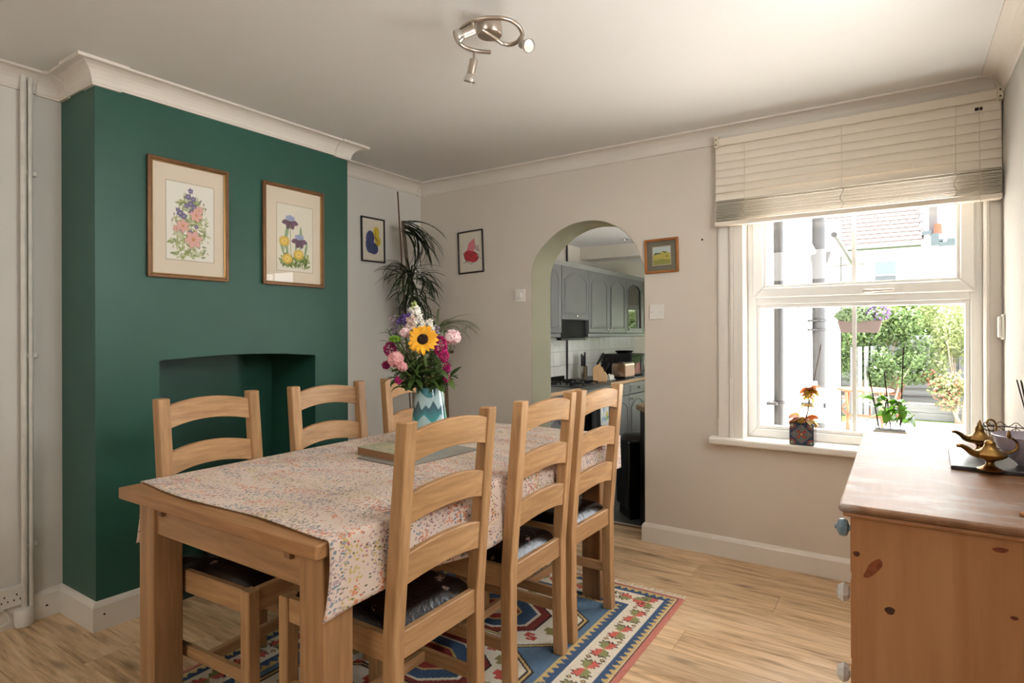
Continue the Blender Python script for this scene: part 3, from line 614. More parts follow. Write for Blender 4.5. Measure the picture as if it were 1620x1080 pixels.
# ------------------------------------------------------------------ rug
RX0, RX1, RY0, RY1 = 0.88, 2.298, -2.78, -0.675
nw, nh = 284, 420
cv = Canvas(nw, nh, (100, 126, 150))
Wm, Hm = RX1 - RX0, RY1 - RY0
ex = np.minimum(cv.X * Wm, (1 - cv.X) * Wm); ey = np.minimum(cv.Y * Hm, (1 - cv.Y) * Hm); E = np.minimum(ex, ey)
alongx = ey < ex; S = np.where(alongx, cv.X * Wm, cv.Y * Hm)
def bandmask(a, b): return ((E >= a) & (E < b)).astype(float)
pink, cream, navy, gold, red, grn, dk, blue = (198, 126, 112), (226, 216, 196), (72, 94, 124), (204, 176, 120), (210, 108, 96), (146, 146, 98), (66, 50, 48), (100, 126, 150)
tri = lambda p: np.abs(((S / p) % 1) * 2 - 1)
cv.put(bandmask(0, .026), pink); cv.put(bandmask(.026, .032), dk); cv.put(bandmask(.032, .072), gold); cv.put(((E >= .038 + .026 * tri(.036)) & (E < .078)).astype(float), navy)
cv.put(((E > .030) & (E < .036) & ((S / .012) % 1 < .5)).astype(float), cream)
cv.put(bandmask(.078, .200), cream); cv.put(bandmask(.200, .206), (236, 226, 206)); cv.put(bandmask(.206, .256), navy); cv.put(((E >= .226 + .026 * tri(.036)) & (E < .262)).astype(float), gold)
cv.put(bandmask(.262, 9), blue); cv.put(((E > .262) & (rg.random(E.shape) > .6)).astype(float), (90, 116, 140), .5)
def mot(x, y, rot):        # stylised tulip spray of the border: metres from the top left corner
    ca, sa = math.cos(rot), math.sin(rot)
    def T(a, b): return ((x + a * ca - b * sa) / Wm, (y + a * sa + b * ca) / Hm)
    for sx, sy, c in ((-1, -1, red), (1, 1, red), (1, -1, grn), (-1, 1, grn)):
        pts = [(p * 1.15, q * 1.35) for p, q in ((0, 0), (.012, .020), (.022, .016), (.030, .030), (.036, .020), (.050, .026), (.046, .012), (.054, .004), (.036, -.002))]
        o = [(sx * (p * 1.0), sy * (q * 1.0)) for p, q in pts]; cv.poly([T(a * 1.12, b * 1.12) for a, b in o], dk); cv.poly([T(a, b) for a, b in o], c)
    cv.poly([T(-.008, 0), T(0, .008), T(.008, 0), T(0, -.008)], gold)
def dia(x, y, r=.013): cv.poly([((x - r) / Wm, y / Hm), (x / Wm, (y + r) / Hm), ((x + r) / Wm, y / Hm), (x / Wm, (y - r) / Hm)], dk); cv.poly([((x - r * .6) / Wm, y / Hm), (x / Wm, (y + r * .6) / Hm), ((x + r * .6) / Wm, y / Hm), (x / Wm, (y - r * .6) / Hm)], gold)
y = .139; k = 0
while y < Hm - .1:
    for x in (.139, Wm - .139):
        mot(x, y, R(90) if k % 2 == 0 else R(90)); 
        for q in (-.03, .03): dia(x + q, y + .082)
    y += .164; k += 1
x = .139 + .152
while x < Wm - .2:
    for y in (.139, Hm - .139): mot(x, y, 0); dia(x + .076, y - .024); dia(x + .076, y + .024)
    x += .152
def octo(cx, cy, r, ry, c):
    q = .42; cv.poly([((cx + a * r) / Wm, (cy + b * ry) / Hm) for a, b in ((-1, -q), (-q, -1), (q, -1), (1, -q), (1, q), (q, 1), (-q, 1), (-1, q))], c)
for cy in (.58, Hm / 2, Hm - .58):
    for s, c in ((1.0, dk), (.98, gold), (.95, dk), (.93, cream), (.62, dk), (.60, (132, 62, 56)), (.50, cream), (.46, navy), (.30, gold), (.27, (150, 66, 58)), (.14, cream)): octo(Wm / 2, cy, .42 * s, .30 * s, c)
    for k in range(16):
        an = 2 * math.pi * (k + .5) / 16; px, py = Wm / 2 + .325 * math.cos(an), cy + .232 * math.sin(an)
        for hx, hy in ((0, 0), (.02, 0), (.02, .016), (-.02, 0), (-.02, -.016), (0, .02), (0, -.02)):
            cv.poly([((px + hx - .011) / Wm, (py + hy - .009) / Hm), ((px + hx + .011) / Wm, (py + hy - .009) / Hm), ((px + hx + .011) / Wm, (py + hy + .009) / Hm), ((px + hx - .011) / Wm, (py + hy + .009) / Hm)], (188, 84, 72) if k % 2 else (150, 136, 84))
cv.a += (rg.random(cv.a.shape[:2])[..., None] - .5) * 16
rug = empty('patterned_rug', ((RX0 + RX1) / 2, (RY0 + RY1) / 2, 0), label='blue wool rug with octagon medallions and floral border under the dining table', cat='rug')
m_rug = vcol('wool_pile', 0.95, 0.1, bump=0.6, bscale=260)
cx, cy = rug.location[0], rug.location[1]
cv.mesh('pile', lambda X, Y: np.stack([RX0 + X * Wm - cx, RY1 - Y * Hm - cy, np.where((X < .005) | (X > .995) | (Y < .004) | (Y > .996), 0.001, 0.0078)], 1), m_rug, rug)
mb = MB(); rr = random.Random(5)
for yb, sg in ((RY1, 1), (RY0, -1)):
    x = RX0
    while x < RX1:
        L = rr.uniform(.02, .045); dx = rr.uniform(-.015, .012)
        mb.tube([(x - cx, yb - cy - .004 * sg, .005), (x + dx * .4 - cx, yb - cy + L * .5 * sg, .004 + rr.uniform(0, .003)), (x + dx - cx, yb - cy + L * sg, .002)], [.0022, .0018, .0008], 5); x += .0055
mb.build('fringe', plain('rug_fringe', (226, 216, 198), 0.95), rug)['kind'] = 'stuff'

# ------------------------------------------------------------------ dining table
TX0, TX1, TY0, TY1, TZ = 0.994, 1.994, -2.581, -0.774, 0.775
tc = Vector(((TX0 + TX1) / 2, (TY0 + TY1) / 2, 0.008))
tb = empty('dining_table', tc, label='oak dining table with thick square legs, partly covered by a floral cloth', cat='table')
hx, hy = (TX1 - TX0) / 2, (TY1 - TY0) / 2
m_toak2 = wood('table_edge_oak', (140, 96, 58), (184, 137, 92), 'X', 0.8, 0.36)
MB().box(-hx + .045, -hy + .075, .732, hx - .045, hy - .075, .767).build('tabletop', m_toak['Y'], tb, 0.003)
MB().box(-hx, -hy, .730, hx, -hy + .075, .767).build('breadboard_end', m_toak2, tb, 0.004, seg=2)
MB().box(-hx, hy - .075, .730, hx, hy, .767).build('breadboard_end', m_toak2, tb, 0.004, seg=2)
for s in (-1, 1): MB().box(min(s * hx, s * (hx - .045)), -hy + .075, .732, max(s * hx, s * (hx - .045)), hy - .075, .767).build('side_lipping', m_toak['Y'], tb, 0.003)
lx, ly, lw = hx - .032, hy - .050, .095
for sx in (-1, 1):
    for sy in (-1, 1):
        MB().box(min(sx * lx, sx * (lx - lw)), min(sy * ly, sy * (ly - lw)), 0, max(sx * lx, sx * (lx - lw)), max(sy * ly, sy * (ly - lw)), .730).build('leg', m_toak['Z'], tb, 0.004, seg=2)
for s in (-1, 1):
    MB().box(-lx + lw, min(s * (ly - .012), s * (ly - .036)), .618, lx - lw, max(s * (ly - .012), s * (ly - .036)), .730).build('apron', m_toak['X'], tb, 0.002)
    MB().box(min(s * (lx - .012), s * (lx - .036)), -ly + lw, .618, max(s * (lx - .012), s * (lx - .036)), ly - lw, .730).build('apron', m_toak['Y'], tb, 0.002)
    for q in (-1, 1): MB().box(q * (lx - lw - .045) - .012, min(s * (ly - .014), s * (ly + .004)), .688, q * (lx - lw - .045) + .012, max(s * (ly - .014), s * (ly + .004)), .730).build('extension_runner', wood('runner_oak', (120, 84, 56), (150, 110, 76), 'Y'), tb, 0.001)
# ------------------------------------------------------------------ tablecloth
def cloth_mat():
    t = NT('floral_cotton'); t.set(Roughness=0.85, Specular_IOR_Level=0.15, Sheen_Weight=0.1)
    uv = t.n('ShaderNodeUVMap').outputs[0]
    def mp(sc, loc=(0, 0, 0)):
        x = t.n('ShaderNodeMapping'); x.inputs['Scale'].default_value = sc; x.inputs['Location'].default_value = loc; t.l(uv, x.inputs[0]); return x.outputs[0]
    base = c4((216, 195, 178)); cc = t.mix(t.ramp(t.noise(mp((1, 1, 1)), 5, 2), [(.4, (0, 0, 0, 1)), (.6, (1, 1, 1, 1))]), base, c4((220, 200, 184)))
    def flecks(cc, sc, ang, thr, dens, colr, seed, pat, lo, hi):
        x = t.n('ShaderNodeMapping'); x.inputs['Rotation'].default_value = (0, 0, ang); x.inputs['Scale'].default_value = sc; x.inputs['Location'].default_value = (seed, seed * 1.7, 0); t.l(uv, x.inputs[0])
        v = t.voro(x.outputs[0], 1.0); d = t.math('LESS_THAN', v.outputs['Distance'], thr)
        sp = t.n('ShaderNodeSeparateColor'); t.l(v.outputs['Color'], sp.inputs[0])
        keep = t.math('LESS_THAN', sp.outputs[0], dens)
        nz = t.noise(mp(pat, (seed * 3.1, seed, 0)), 1.0, 1.0, 0.4); g = t.ramp(nz, [(lo, (0, 0, 0, 1)), (hi, (1, 1, 1, 1))])
        keep2 = t.math('LESS_THAN', sp.outputs[1], g)
        f = t.math('MULTIPLY', t.math('MULTIPLY', d, keep), keep2)
        return t.mix(f, cc, colr)
    P1, P2 = (5.0, 12, 1), (5.5, 13, 1)
    cc = flecks(cc, (130, 75, 1), .5, .36, .9, c4((172, 150, 150)), 1.3, P1, .49, .56)
    cc = flecks(cc, (115, 70, 1), -.6, .36, .95, c4((126, 140, 152)), 4.1, P2, .55, .61)
    cc = flecks(cc, (120, 84, 1), .9, .36, .95, c4((200, 176, 110)), 7.7, P1, .56, .62)
    cc = flecks(cc, (105, 80, 1), .2, .40, .95, c4((212, 138, 104)), 9.2, P2, .54, .60)
    cc = flecks(cc, (120, 80, 1), 1.2, .34, .9, c4((176, 124, 124)), 12.4, P1, .53, .59)
    cc = flecks(cc, (125, 70, 1), .3, .30, .65, c4((104, 112, 84)), 15.9, P2, .44, .58)
    cc = flecks(cc, (105, 62, 1), -.3, .22, .45, c4((92, 84, 74)), 21.1, (3, 3, 1), .25, .5)
    t.color(cc); t.bump(t.noise(mp((900, 900, 1)), 1.0, 1), 0.1, 0.0005); return t.m
XA, XB = TX0 - .004, TX1 + .004; zt = TZ + .0035
def cloth():
    nu, nv = 120, 130; dl, dr = .215, .185
    Ltop = XB - XA; tot = dl + Ltop + dr; P = []; UV = []
    for j in range(nv + 1):
        b = j / nv
        for i in range(nu + 1):
            s = tot * i / nu
            yf = -2.530 + .012 * math.sin(s * 9) + .010 * math.sin(s * 4 + 1); yb = TY1 + .008
            y = yf + (yb - yf) * b
            drp = .185 + .018 * math.sin(y * 3.1 + 1) + .012 * math.sin(y * 9); rr = .012
            if s < dl:
                q = (dl - s); x = XA - .003 - .004 * (q / dl) * (1 + math.sin(y * 11)); z = zt - q * .97; 
                if q < rr: z = zt - q * q / rr * .6; x = XA - (q * .5)
            elif s > dl + Ltop:
                q = (s - dl - Ltop) / dr * drp; w = q / drp
                x = XB + .003 + .005 * w * (1 + math.sin(y * 13 + .6)) + .012 * w * math.exp(-((y - yf) / .05) ** 2) ; z = zt - q; y = y - .05 * w * w * math.exp(-((y - yf) / .12) ** 2)
                if q < rr: z = zt - q * q / rr * .6; x = XB + q * .35
            else:
                x = XA + s - dl; z = zt + .0012 * math.sin(x * 17 + y * 6) * math.sin(y * 15) + (.004 * math.exp(-(b * 60) ** 2)) * (1 + math.sin(s * 14)) * .4
            P.append((x, y, z)); UV.append((s, b * (yb - yf)))
    F = [(j * (nu + 1) + i, j * (nu + 1) + i + 1, (j + 1) * (nu + 1) + i + 1, (j + 1) * (nu + 1) + i) for j in range(nv) for i in range(nu)]
    me = bpy.data.meshes.new('tablecloth'); me.from_pydata(P, [], F); me.polygons.foreach_set('use_smooth', [True] * len(F))
    ul = me.uv_layers.new(name='UVMap'); vi = np.empty(len(me.loops), np.int32); me.loops.foreach_get('vertex_index', vi)
    ul.data.foreach_set('uv', np.array(UV, np.float32)[vi].ravel()); return me
o = link('tablecloth', cloth(), cloth_mat(), solid=.0016); o.modifiers[0].offset = 1.0
tag(o, 'pale pink tablecloth printed with small flowers, draped over the oak table', 'tablecloth')
# ------------------------------------------------------------------ dining chairs (back at local -x, 0.49 deep)
m_leather = NT('cracked_brown_leather'); t = m_leather; t.set(Roughness=0.24, Specular_IOR_Level=0.4)
f = t.noise(t.coord((1, 1, 1), rnd=3), 9, 6, .7); vv = t.ramp(f, [(.60, (0, 0, 0, 1)), (.66, (1, 1, 1, 1))])
t.color(t.mix(vv, c4((22, 14, 12)), c4((132, 106, 90)))); t.bump(t.noise(t.coord(rnd=3), 45, 5), .6, .004); m_leather = t.m
def rear_x(z): return -.245 - max(0, z - .45) * .0852
def post(y0):
    rear = [(-.252, 0), (-.245, .2), (-.245, .45), (-.262, .66), (-.295, 1.042)]; fr = [(-.256, 1.042), (-.220, .66), (-.203, .45), (-.203, .2), (-.208, 0)]
    return MB().prism([(p, q) for p, q in rear + fr], 'Y', y0, y0 + .044)
def slat(z0, z1, rise):
    n = 12; Y0, Y1 = -.164, .164; vs = []; th = .021
    for i in range(n + 1):
        t = 2 * i / n - 1; y = Y0 + (Y1 - Y0) * i / n; bow = .014 * (1 - t * t); dz = rise * (1 - t * t)
        for z in (z0 + dz, z1 + dz):
            x = rear_x(z) + .006 - bow; vs += [(x, y, z), (x + th, y, z)]
    fs = []
    for i in range(n):
        a, b = 4 * i, 4 * i + 4; fs += [(a, a + 1, b + 1, b), (a + 2, b + 2, b + 3, a + 3), (a, b, b + 2, a + 2), (a + 1, a + 3, b + 3, b + 1)]
    return MB().add(vs, fs + [(0, 2, 3, 1), (4 * n, 4 * n + 1, 4 * n + 3, 4 * n + 2)])
def make_chair():
    e = empty('dining_chair', (0, 0, 0.008))
    for y0 in (-.205, .161): post(y0).build('back_post', m_oak['Z'], e, .003)
    for z0, z1 in ((.930, 1.012), (.762, .845), (.596, .682)): slat(z0, z1, .022).build('ladder_slat', m_oak['Y'], e, .0025)
    for y0 in (-.205, .162): MB().box(.203, y0, 0, .245, y0 + .043, .466).build('front_leg', m_oak['Z'], e, .003)
    MB().box(-.238, -.161, .392, -.216, .161, .466).build('seat_rail', m_oak['Y'], e, .002); MB().box(.215, -.162, .392, .238, .162, .466).build('seat_rail', m_oak['Y'], e, .002)
    for s in (-1, 1):
        MB().box(-.203, min(s * .198, s * .176), .392, .203, max(s * .198, s * .176), .466).build('seat_rail', m_oak['X'], e, .002)
        MB().box(-.205, min(s * .192, s * .172), .165, .205, max(s * .192, s * .172), .205).build('stretcher', m_oak['X'], e, .002)
    MB().box(-.02, -.172, .168, .002, .172, .202).build('stretcher', m_oak['Y'], e, .002)
    def cf(a, b):
        x, y = -.216 + .430 * a, -.176 + .352 * b; u, w = min(a, 1 - a) / .12, min(b, 1 - b) / .12
        h = (1 - (1 - min(1, u)) ** 2.2) ** .5 * (1 - (1 - min(1, w)) ** 2.2) ** .5; return (x, y, .455 + .040 * h + .006 * math.sin(a * 3.14) * math.sin(b * 3.14))
    mb = MB().grid(cf, 22, 20); mb.box(-.214, -.175, .44, .212, .175, .454); mb.build('seat_cushion', m_leather, e, smooth=True)
    return e
ch = make_chair(); G = 'oak ladder-back dining chairs around the table'
spec = [(1.797, -2.166, 180, 'oak ladder-back dining chair nearest the camera, its worn brown leather seat in view'),
        (1.797, -1.611, 180.5, 'oak ladder-back dining chair, middle of the three on the window side of the table'),
        (1.795, -1.140, 179, 'oak ladder-back dining chair on the window side, closest to the kitchen arch'),
        (1.207, -2.222, 3, 'oak ladder-back dining chair at the left front, its back before the green fireplace wall'),
        (1.203, -1.678, -2, 'oak ladder-back dining chair against the chimney side, middle of the far row'),
        (1.204, -1.118, 0, 'oak ladder-back dining chair half hidden behind the flower vase')]
for i, (x, y, a, lab) in enumerate(spec):
    o = ch if i == 0 else copy_tree(ch)
    o.location = (x, y, .008); o.rotation_euler = (0, 0, R(a)); tag(o, lab, 'chair', G)
# ------------------------------------------------------------------ things on the table
zc = TZ + .0062
mat_ = empty('placemat', (1.490, -1.655, zc), R(-4), label='flat grey placemat on the tablecloth under the vase and book', cat='placemat')
MB().box(-.140, -.215, 0, .140, .215, .0045).build('board', plain('grey_placemat', (150, 144, 132), .5, var=.08, nscale=30), mat_, .0015); mat_.children
MB().box(-.140, -.215, -.0012, .140, .215, 0).build('cork_backing', plain('cork', (92, 72, 54), .9), mat_)
bk = empty('book', (1.415, -1.748, zc + .0045), R(-7), label='thick old book with a marbled cover lying on the placemat', cat='book')
cv = Canvas(60, 44, (176, 168, 140))
for k in range(60): cv.ell(rg.uniform(0, 1), rg.uniform(0, 1), rg.uniform(.02, .07), rg.uniform(.01, .03), [(150, 160, 140), (196, 178, 140), (120, 140, 120), (204, 190, 160)][k % 4], rg.uniform(0, 3), .7)
MB().box(-.120, -.078, .0025, .117, .078, .0285).build('pages', plain('page_edges', (150, 110, 78), .8, var=.12, nscale=120), bk)
MB().box(-.123, -.082, 0, .122, .082, .0025).build('back_cover', plain('book_board', (140, 122, 98), .6), bk, .001)
MB().box(-.123, -.082, .0285, .122, .082, .0305).build('front_cover', plain('book_board_top', (166, 156, 128), .6), bk, .001)
cv.mesh('cover_print', lambda X, Y: np.stack([-.120 + X * .239, .080 - Y * .160, np.full(X.shape, .0309)], 1), m_vcol, bk)
# vase
vz = zc + .0045; VP = Vector((1.435, -1.535, vz))
va = empty('ceramic_vase', VP, label='pale blue glazed vase with dark teal mountain peaks holding the bouquet', cat='vase')
prof = [(.055, 0), (.076, .004), (.081, .02), (.081, .05), (.078, .10), (.072, .16), (.064, .215), (.058, .250), (.056, .262)]
cv = Canvas(200, 90, (160, 186, 188))
cv.put(((cv.Y > .75)).astype(float), (156, 184, 188)); zz = 1 - cv.Y
def ridge(base, amp, per, ph, top): return base + amp * np.abs(((cv.X * per + ph) % 1) * 2 - 1) ** 1.3
q_ = lambda ph: 1 - np.abs(((cv.X * 6 + ph) % 1) * 2 - 1)
r1 = .60 + .20 * np.maximum(q_(.1) ** 1.2, .62 * q_(.55)) + .01 * np.sin(cv.X * 70); lo = .47 + .10 * q_(.6) - .06 * q_(.2)
inside = np.clip((r1 - zz) * 60, 0, 1) * np.clip((zz - lo) * 60, 0, 1)
g = np.clip((zz - lo) / (r1 - lo + 1e-6), 0, 1)[..., None]; cm = np.array((62, 142, 142.)) * (1 - g) + np.array((62, 84, 98.)) * g
cv.a = cv.a * (1 - inside[..., None]) + cm * inside[..., None]
cv.put(((zz > .90 + .06 * np.sin(cv.X * 20)) & (np.sin(cv.X * 9 + 1) > 0)).astype(float), (60, 124, 132), .9)
pz = np.array([p[1] for p in prof]); pr = np.array([p[0] for p in prof])
def vfn(X, Y):
    z = (1 - Y) * .262; X2 = (X - X.min()) / (X.max() - X.min()); r = np.interp(z, pz, pr); return np.stack([r * np.cos(2 * np.pi * X2), r * np.sin(2 * np.pi * X2), z], 1)
cv.mesh('vase_body', vfn, vcol('vase_glaze', .08, .6, coat=.6), va, smooth=True)
MB().lathe([(.0555, .2625), (.056, .2632), (.052, .262), (.05, .2), (.05, .05), (0, .04)], 32).build('vase_lining', plain('vase_inside', (60, 80, 84), .4), va, smooth=True)
MB().lathe([(0, 0), (.055, 0), (.0764, .0042)], 32).build('vase_foot', plain('vase_foot', (150, 176, 180), .3), va, smooth=True)
# ------------------------------------------------------------------ kitchen beyond the arch (its floor is one step lower)
KZ, KH, KXL, KXR, KY1 = -0.15, 2.31, -0.05, 2.15, 6.9
m_kwall = plain('kitchen_wall_paint', (214, 206, 192), 0.75, var=0.02)
struct(MB().box(-0.3, WT, KZ - .1, KXL, KY1, 3.3).build('wall_kitchen_left', m_kwall)); wkl = bpy.data.objects['wall_kitchen_left']
struct(MB().box(-0.3, KY1, KZ - .1, .95, KY1 + .2, 3.0).box(2.05, KY1, KZ - .1, 2.40, KY1 + .2, 3.0).box(.95, KY1, 1.80, 2.05, KY1 + .2, 3.0).build('wall_kitchen_back', m_kwall))
d1 = empty('door_1', (0, 0, 0), kind='structure')
for a, b, c, d in ((.95, 1.03, KZ, 1.80), (1.97, 2.05, KZ, 1.80), (1.03, 1.97, KZ, KZ + .1), (1.03, 1.97, 1.72, 1.80), (1.47, 1.53, KZ + .1, 1.72)): MB().box(a, KY1 + .05, c, b, KY1 + .11, d).build('door_frame_member', m_upvc, d1, .003)
MB().box(1.03, KY1 + .07, KZ + .1, 1.97, KY1 + .076, 1.72).build('glass_pane', m_glass, d1)
kw = (1.40, 2.20, 0.87, 1.93)
mb = MB(); mb.box(KXR, WT, KZ - .1, 2.40, kw[0], 3.3); mb.box(KXR, kw[1], KZ - .1, 2.40, 4.0, 3.3); mb.box(KXR, 4.0, KZ - .1, 2.40, KY1 + .2, 2.52); mb.box(KXR, kw[0], KZ - .1, 2.40, kw[1], kw[2])
n = 12; ar = [(kw[0] + (kw[1] - kw[0]) * i / n, kw[3] + .20 * math.sin(math.pi * i / n) ** .8) for i in range(n + 1)]
mb.prism([(kw[0], 3.3)] + ar + [(kw[1], 3.3)], 'X', KXR, 2.40)
wkr = struct(mb.build('wall_kitchen_right', m_render))
struct(MB().box(-.3, WT, KH, KXR, KY1, KH + .1).build('ceiling_kitchen', m_ceil))
struct(MB().box(KXL, 2.88, 2.165, KXR, 3.16, KH).build('trim_6', m_kwall))
fk = struct(MB().box(KXL, WT - .03, KZ - .1, KXR, KY1, KZ - .012).build('floor_kitchen', m_dark)); tdat = None
ts = .31
for i in range(7):
    for j in range(13):
        b = MB().box(.002, .002, -.011, ts - .002, ts - .002, 0)
        if tdat is None: o = b.build('tile', m_slate, fk, .002); tdat = o.data
        else: o = link('tile', tdat, m_slate, fk, .002)
        o.location = (KXL + i * ts, WT - .03 + j * ts, KZ)
struct(MB().box(arch[0][0], .236, KZ - .05, arch[-1][0], .262, -.006).build('trim_7', m_trim))
# splashback tiles
sb = tag(MB().box(KXL, 1.0, .74, KXL + .004, 4.6, 1.42).build('tile_grout', plain('grout', (176, 172, 164), .9), wkl)); tdat = None
for i in range(24):
    for j in range(4):
        b = MB().box(0, .0015, .0015, .008, .1485, .1585)
        if tdat is None: o = b.build('tile', m_tile, wkl, .002); tdat = o.data
        else: o = link('tile', tdat, m_tile, wkl, .002)
        o.location = (KXL + .003, 1.0 + .15 * i, .755 + .16 * j)
def archpoly(y0, y1, z0, zs, rise, n=14, sh=.0):
    p = [(y0, z0), (y1, z0), (y1, zs)]
    if sh: p.append((y1 - sh, zs + .008))
    for i in range(1, n): t = i / n; p.append((y1 - sh - (y1 - y0 - 2 * sh) * t, zs + .008 + rise * math.sin(math.pi * t) ** .75))
    if sh: p.append((y0 + sh, zs + .008))
    return p + [(y0, zs)]
def knob(parent, x, y, z, sgn=1):
    MB().lathe([(.005, 0), (.005, .008), (.012, .014), (.014, .020), (.008, .027), (0, .028)], 14, (0, 0, 0), Matrix.Rotation(R(90) * sgn, 4, 'Y')).xf(Matrix.Translation((x, y, z))).build('knob', m_chrome, parent, smooth=True)
def kdoor(parent, xf, y0, y1, z0, z1, kn, name='door', glazed=False, rise=.07):
    g = .0025; fr = .058
    if not glazed:
        d = MB().box(xf, y0 + g, z0 + g, xf + .020, y1 - g, z1 - g).build(name, m_grey, parent, .003)
        if z1 - z0 > .25:
            pl = archpoly(y0 + fr, y1 - fr, z0 + fr, z1 - fr - rise - .01, rise, sh=.022)
            path = [(xf + .0205, a, b) for a, b in pl + pl[:1]]; MB().tube(path, .006, 6, cap=False).build('moulding', m_grey, d, smooth=True)
            pl2 = archpoly(y0 + fr + .02, y1 - fr - .02, z0 + fr + .02, z1 - fr - rise - .025, rise, sh=.018)
            MB().prism(pl2, 'X', xf + .019, xf + .024).build('raised_panel', m_grey, d, .004)
        else:
            MB().box(xf + .019, y0 + .04, z0 + .03, xf + .026, y1 - .04, z1 - .03).build('raised_panel', m_grey, d, .006, seg=2)
    else:
        pl = archpoly(y0 + fr, y1 - fr, z0 + fr, z1 - fr - rise - .01, rise, sh=.022); mb = MB()
        inner = pl; n = len(inner); cy, cz = (y0 + y1) / 2, (z0 + z1) / 2; Y0, Y1_, Z0, Z1_ = y0 + g, y1 - g, z0 + g, z1 - g
        mb.box(xf, Y0, Z0, xf + .02, Y0 + fr, Z1_); mb.box(xf, Y1_ - fr, Z0, xf + .02, Y1_, Z1_); mb.box(xf, Y0 + fr, Z0, xf + .02, Y1_ - fr, Z0 + fr)
        top = [q for q in inner[2:]]; mb.prism([(Y1_ - fr, Z1_)] + top + [(Y0 + fr, Z1_)], 'X', xf, xf + .02)
        d = mb.build(name, m_grey, parent); MB().tube([(xf + .0205, a, b) for a, b in pl + pl[:1]], .006, 6, cap=False).build('moulding', m_grey, d, smooth=True)
        MB().box(xf + .006, y0 + fr, z0 + fr, xf + .010, y1 - fr, z1 - fr).build('glass', plain('cabinet_glass', (40, 42, 40), .03, spec=.9), d)
    if kn: knob(d, xf + .020, kn[0], kn[1])
    return d
WF = .28; zb, zt_ = 1.285, 1.975
def wallunit(y0, y1, z0, doors, label, glazed=False):
    e = empty('wall_cabinet', (KXL, y0, z0), label=label, cat='cabinet', group='grey kitchen wall cabinets')
    M = lambda o: (setattr(o, 'location', -Vector((KXL, y0, z0))), o)[1]
    M(MB().box(KXL + .002, y0 + .001, z0, WF, y1 - .001, zt_).build('carcass', m_grey, e))
    for a, b, k in doors: M(kdoor(e, WF + .001, a, b, z0, zt_, k, glazed=glazed))
    return e
wallunit(1.16, 1.768, zb, [(1.16, 1.464, None), (1.464, 1.768, None)], 'grey kitchen wall cabinet cut off by the left edge of the arch')
wallunit(1.772, 2.392, 1.425, [(1.772, 2.392, (2.08, 1.465))], 'short grey kitchen wall cabinet with a single wide door above the extractor')
wallunit(2.396, 3.450, zb, [(2.396, 2.922, (2.885, 1.325)), (2.922, 3.45, (2.96, 1.325))], 'grey kitchen wall cabinet with two arched solid doors')
wallunit(3.454, 4.010, zb, [(3.454, 4.010, (3.495, 1.325))], 'grey kitchen wall cabinet with a glazed arched door', glazed=True)
wallunit(4.014, 4.55, zb, [(4.014, 4.55, (4.055, 1.325))], 'grey kitchen wall cabinet behind the right edge of the arch')
for a, b, nm in ((1.16, 1.768, 0), (2.396, 4.55, 1)):
    tag(MB().box(KXL + .01, a, zb - .045, WF + .012, b, zb - .001).build('cabinet_pelmet', m_grey, bevel=.006), ['grey pelmet under the leftmost kitchen wall cabinet', 'long grey pelmet under the right kitchen wall cabinets'][nm], 'pelmet')
tag(sweep([(WF, 4.55), (WF, 1.16)][::-1] if False else [(WF + .0, 4.55), (WF + .0, 1.16)], [(0, zt_ + .001), (-.022, zt_ + .001), (-.026, zt_ + .012), (-.034, zt_ + .020), (-.048, zt_ + .040), (-.050, zt_ + .052), (0, zt_ + .052)][::-1]).build('cabinet_cornice', plain('light_grey_cornice', (140, 140, 136), .35)), 'moulded grey cornice running along the top of the kitchen wall cabinets', 'cornice')
hd = empty('extractor_hood', (KXL, 1.80, 1.36), label='black extractor hood under the short kitchen cabinet', cat='extractor')
mb = MB().prism([(0, .062), (.32, .062), (.32, -.13), (.27, -.13), (0, -.02)], 'Y', 0, .565); mb.build('hood_body', plain('matt_black', (13, 12, 12), .6, spec=.2), hd, .003)
MB().box(.272, .0, -.150, .325, .565, -.128).build('hood_visor', plain('hood_visor', (34, 32, 31), .3), hd, .003)
tag(MB().tube([(KXL + .024, 2.50, .76), (KXL + .024, 2.50, 2.30)], .011, 8).build('black_pipe', plain('dark_pipe', (52, 46, 42), .6)), 'thin dark vertical pipe on the kitchen tiles behind the knife block', 'pipe')
# base cabinets
BF, wz = .53, .745
def baseunit(y0, y1, cols, label, drawers=True):
    e = empty('base_cabinet', (KXL, y0, KZ), label=label, cat='cabinet', group='grey kitchen base cabinets'); off = -Vector((KXL, y0, KZ))
    M = lambda o: (setattr(o, 'location', off), o)[1]
    M(MB().box(KXL + .01, y0 + .001, KZ + .12, BF, y1 - .001, wz - .036).build('carcass', m_grey, e)); M(MB().box(KXL + .01, y0 + .001, KZ, BF - .05, y1 - .001, KZ + .12).build('plinth', m_grey, e))
    w = (y1 - y0) / cols
    for c in range(cols):
        a, b = y0 + w * c, y0 + w * (c + 1); zd = wz - .036
        if drawers: M(kdoor(e, BF + .001, a, b, zd - .135, zd, ((a + b) / 2, zd - .067), 'drawer')); zd -= .137
        M(kdoor(e, BF + .001, a, b, KZ + .125, zd, ((b - .04) if c % 2 == 0 else (a + .04), zd - .045)))
    return e
baseunit(1.0, 1.70, 2, 'grey kitchen base cabinet left of the cooker, partly behind the chairs')
baseunit(2.42, 3.44, 2, 'grey kitchen base cabinet right of the cooker with two drawers over doors')
baseunit(3.445, 4.465, 2, 'grey kitchen base cabinet furthest along the left run')
m_wedge = wood('oak_worktop_edge', (176, 132, 92), (216, 178, 136), 'Y')
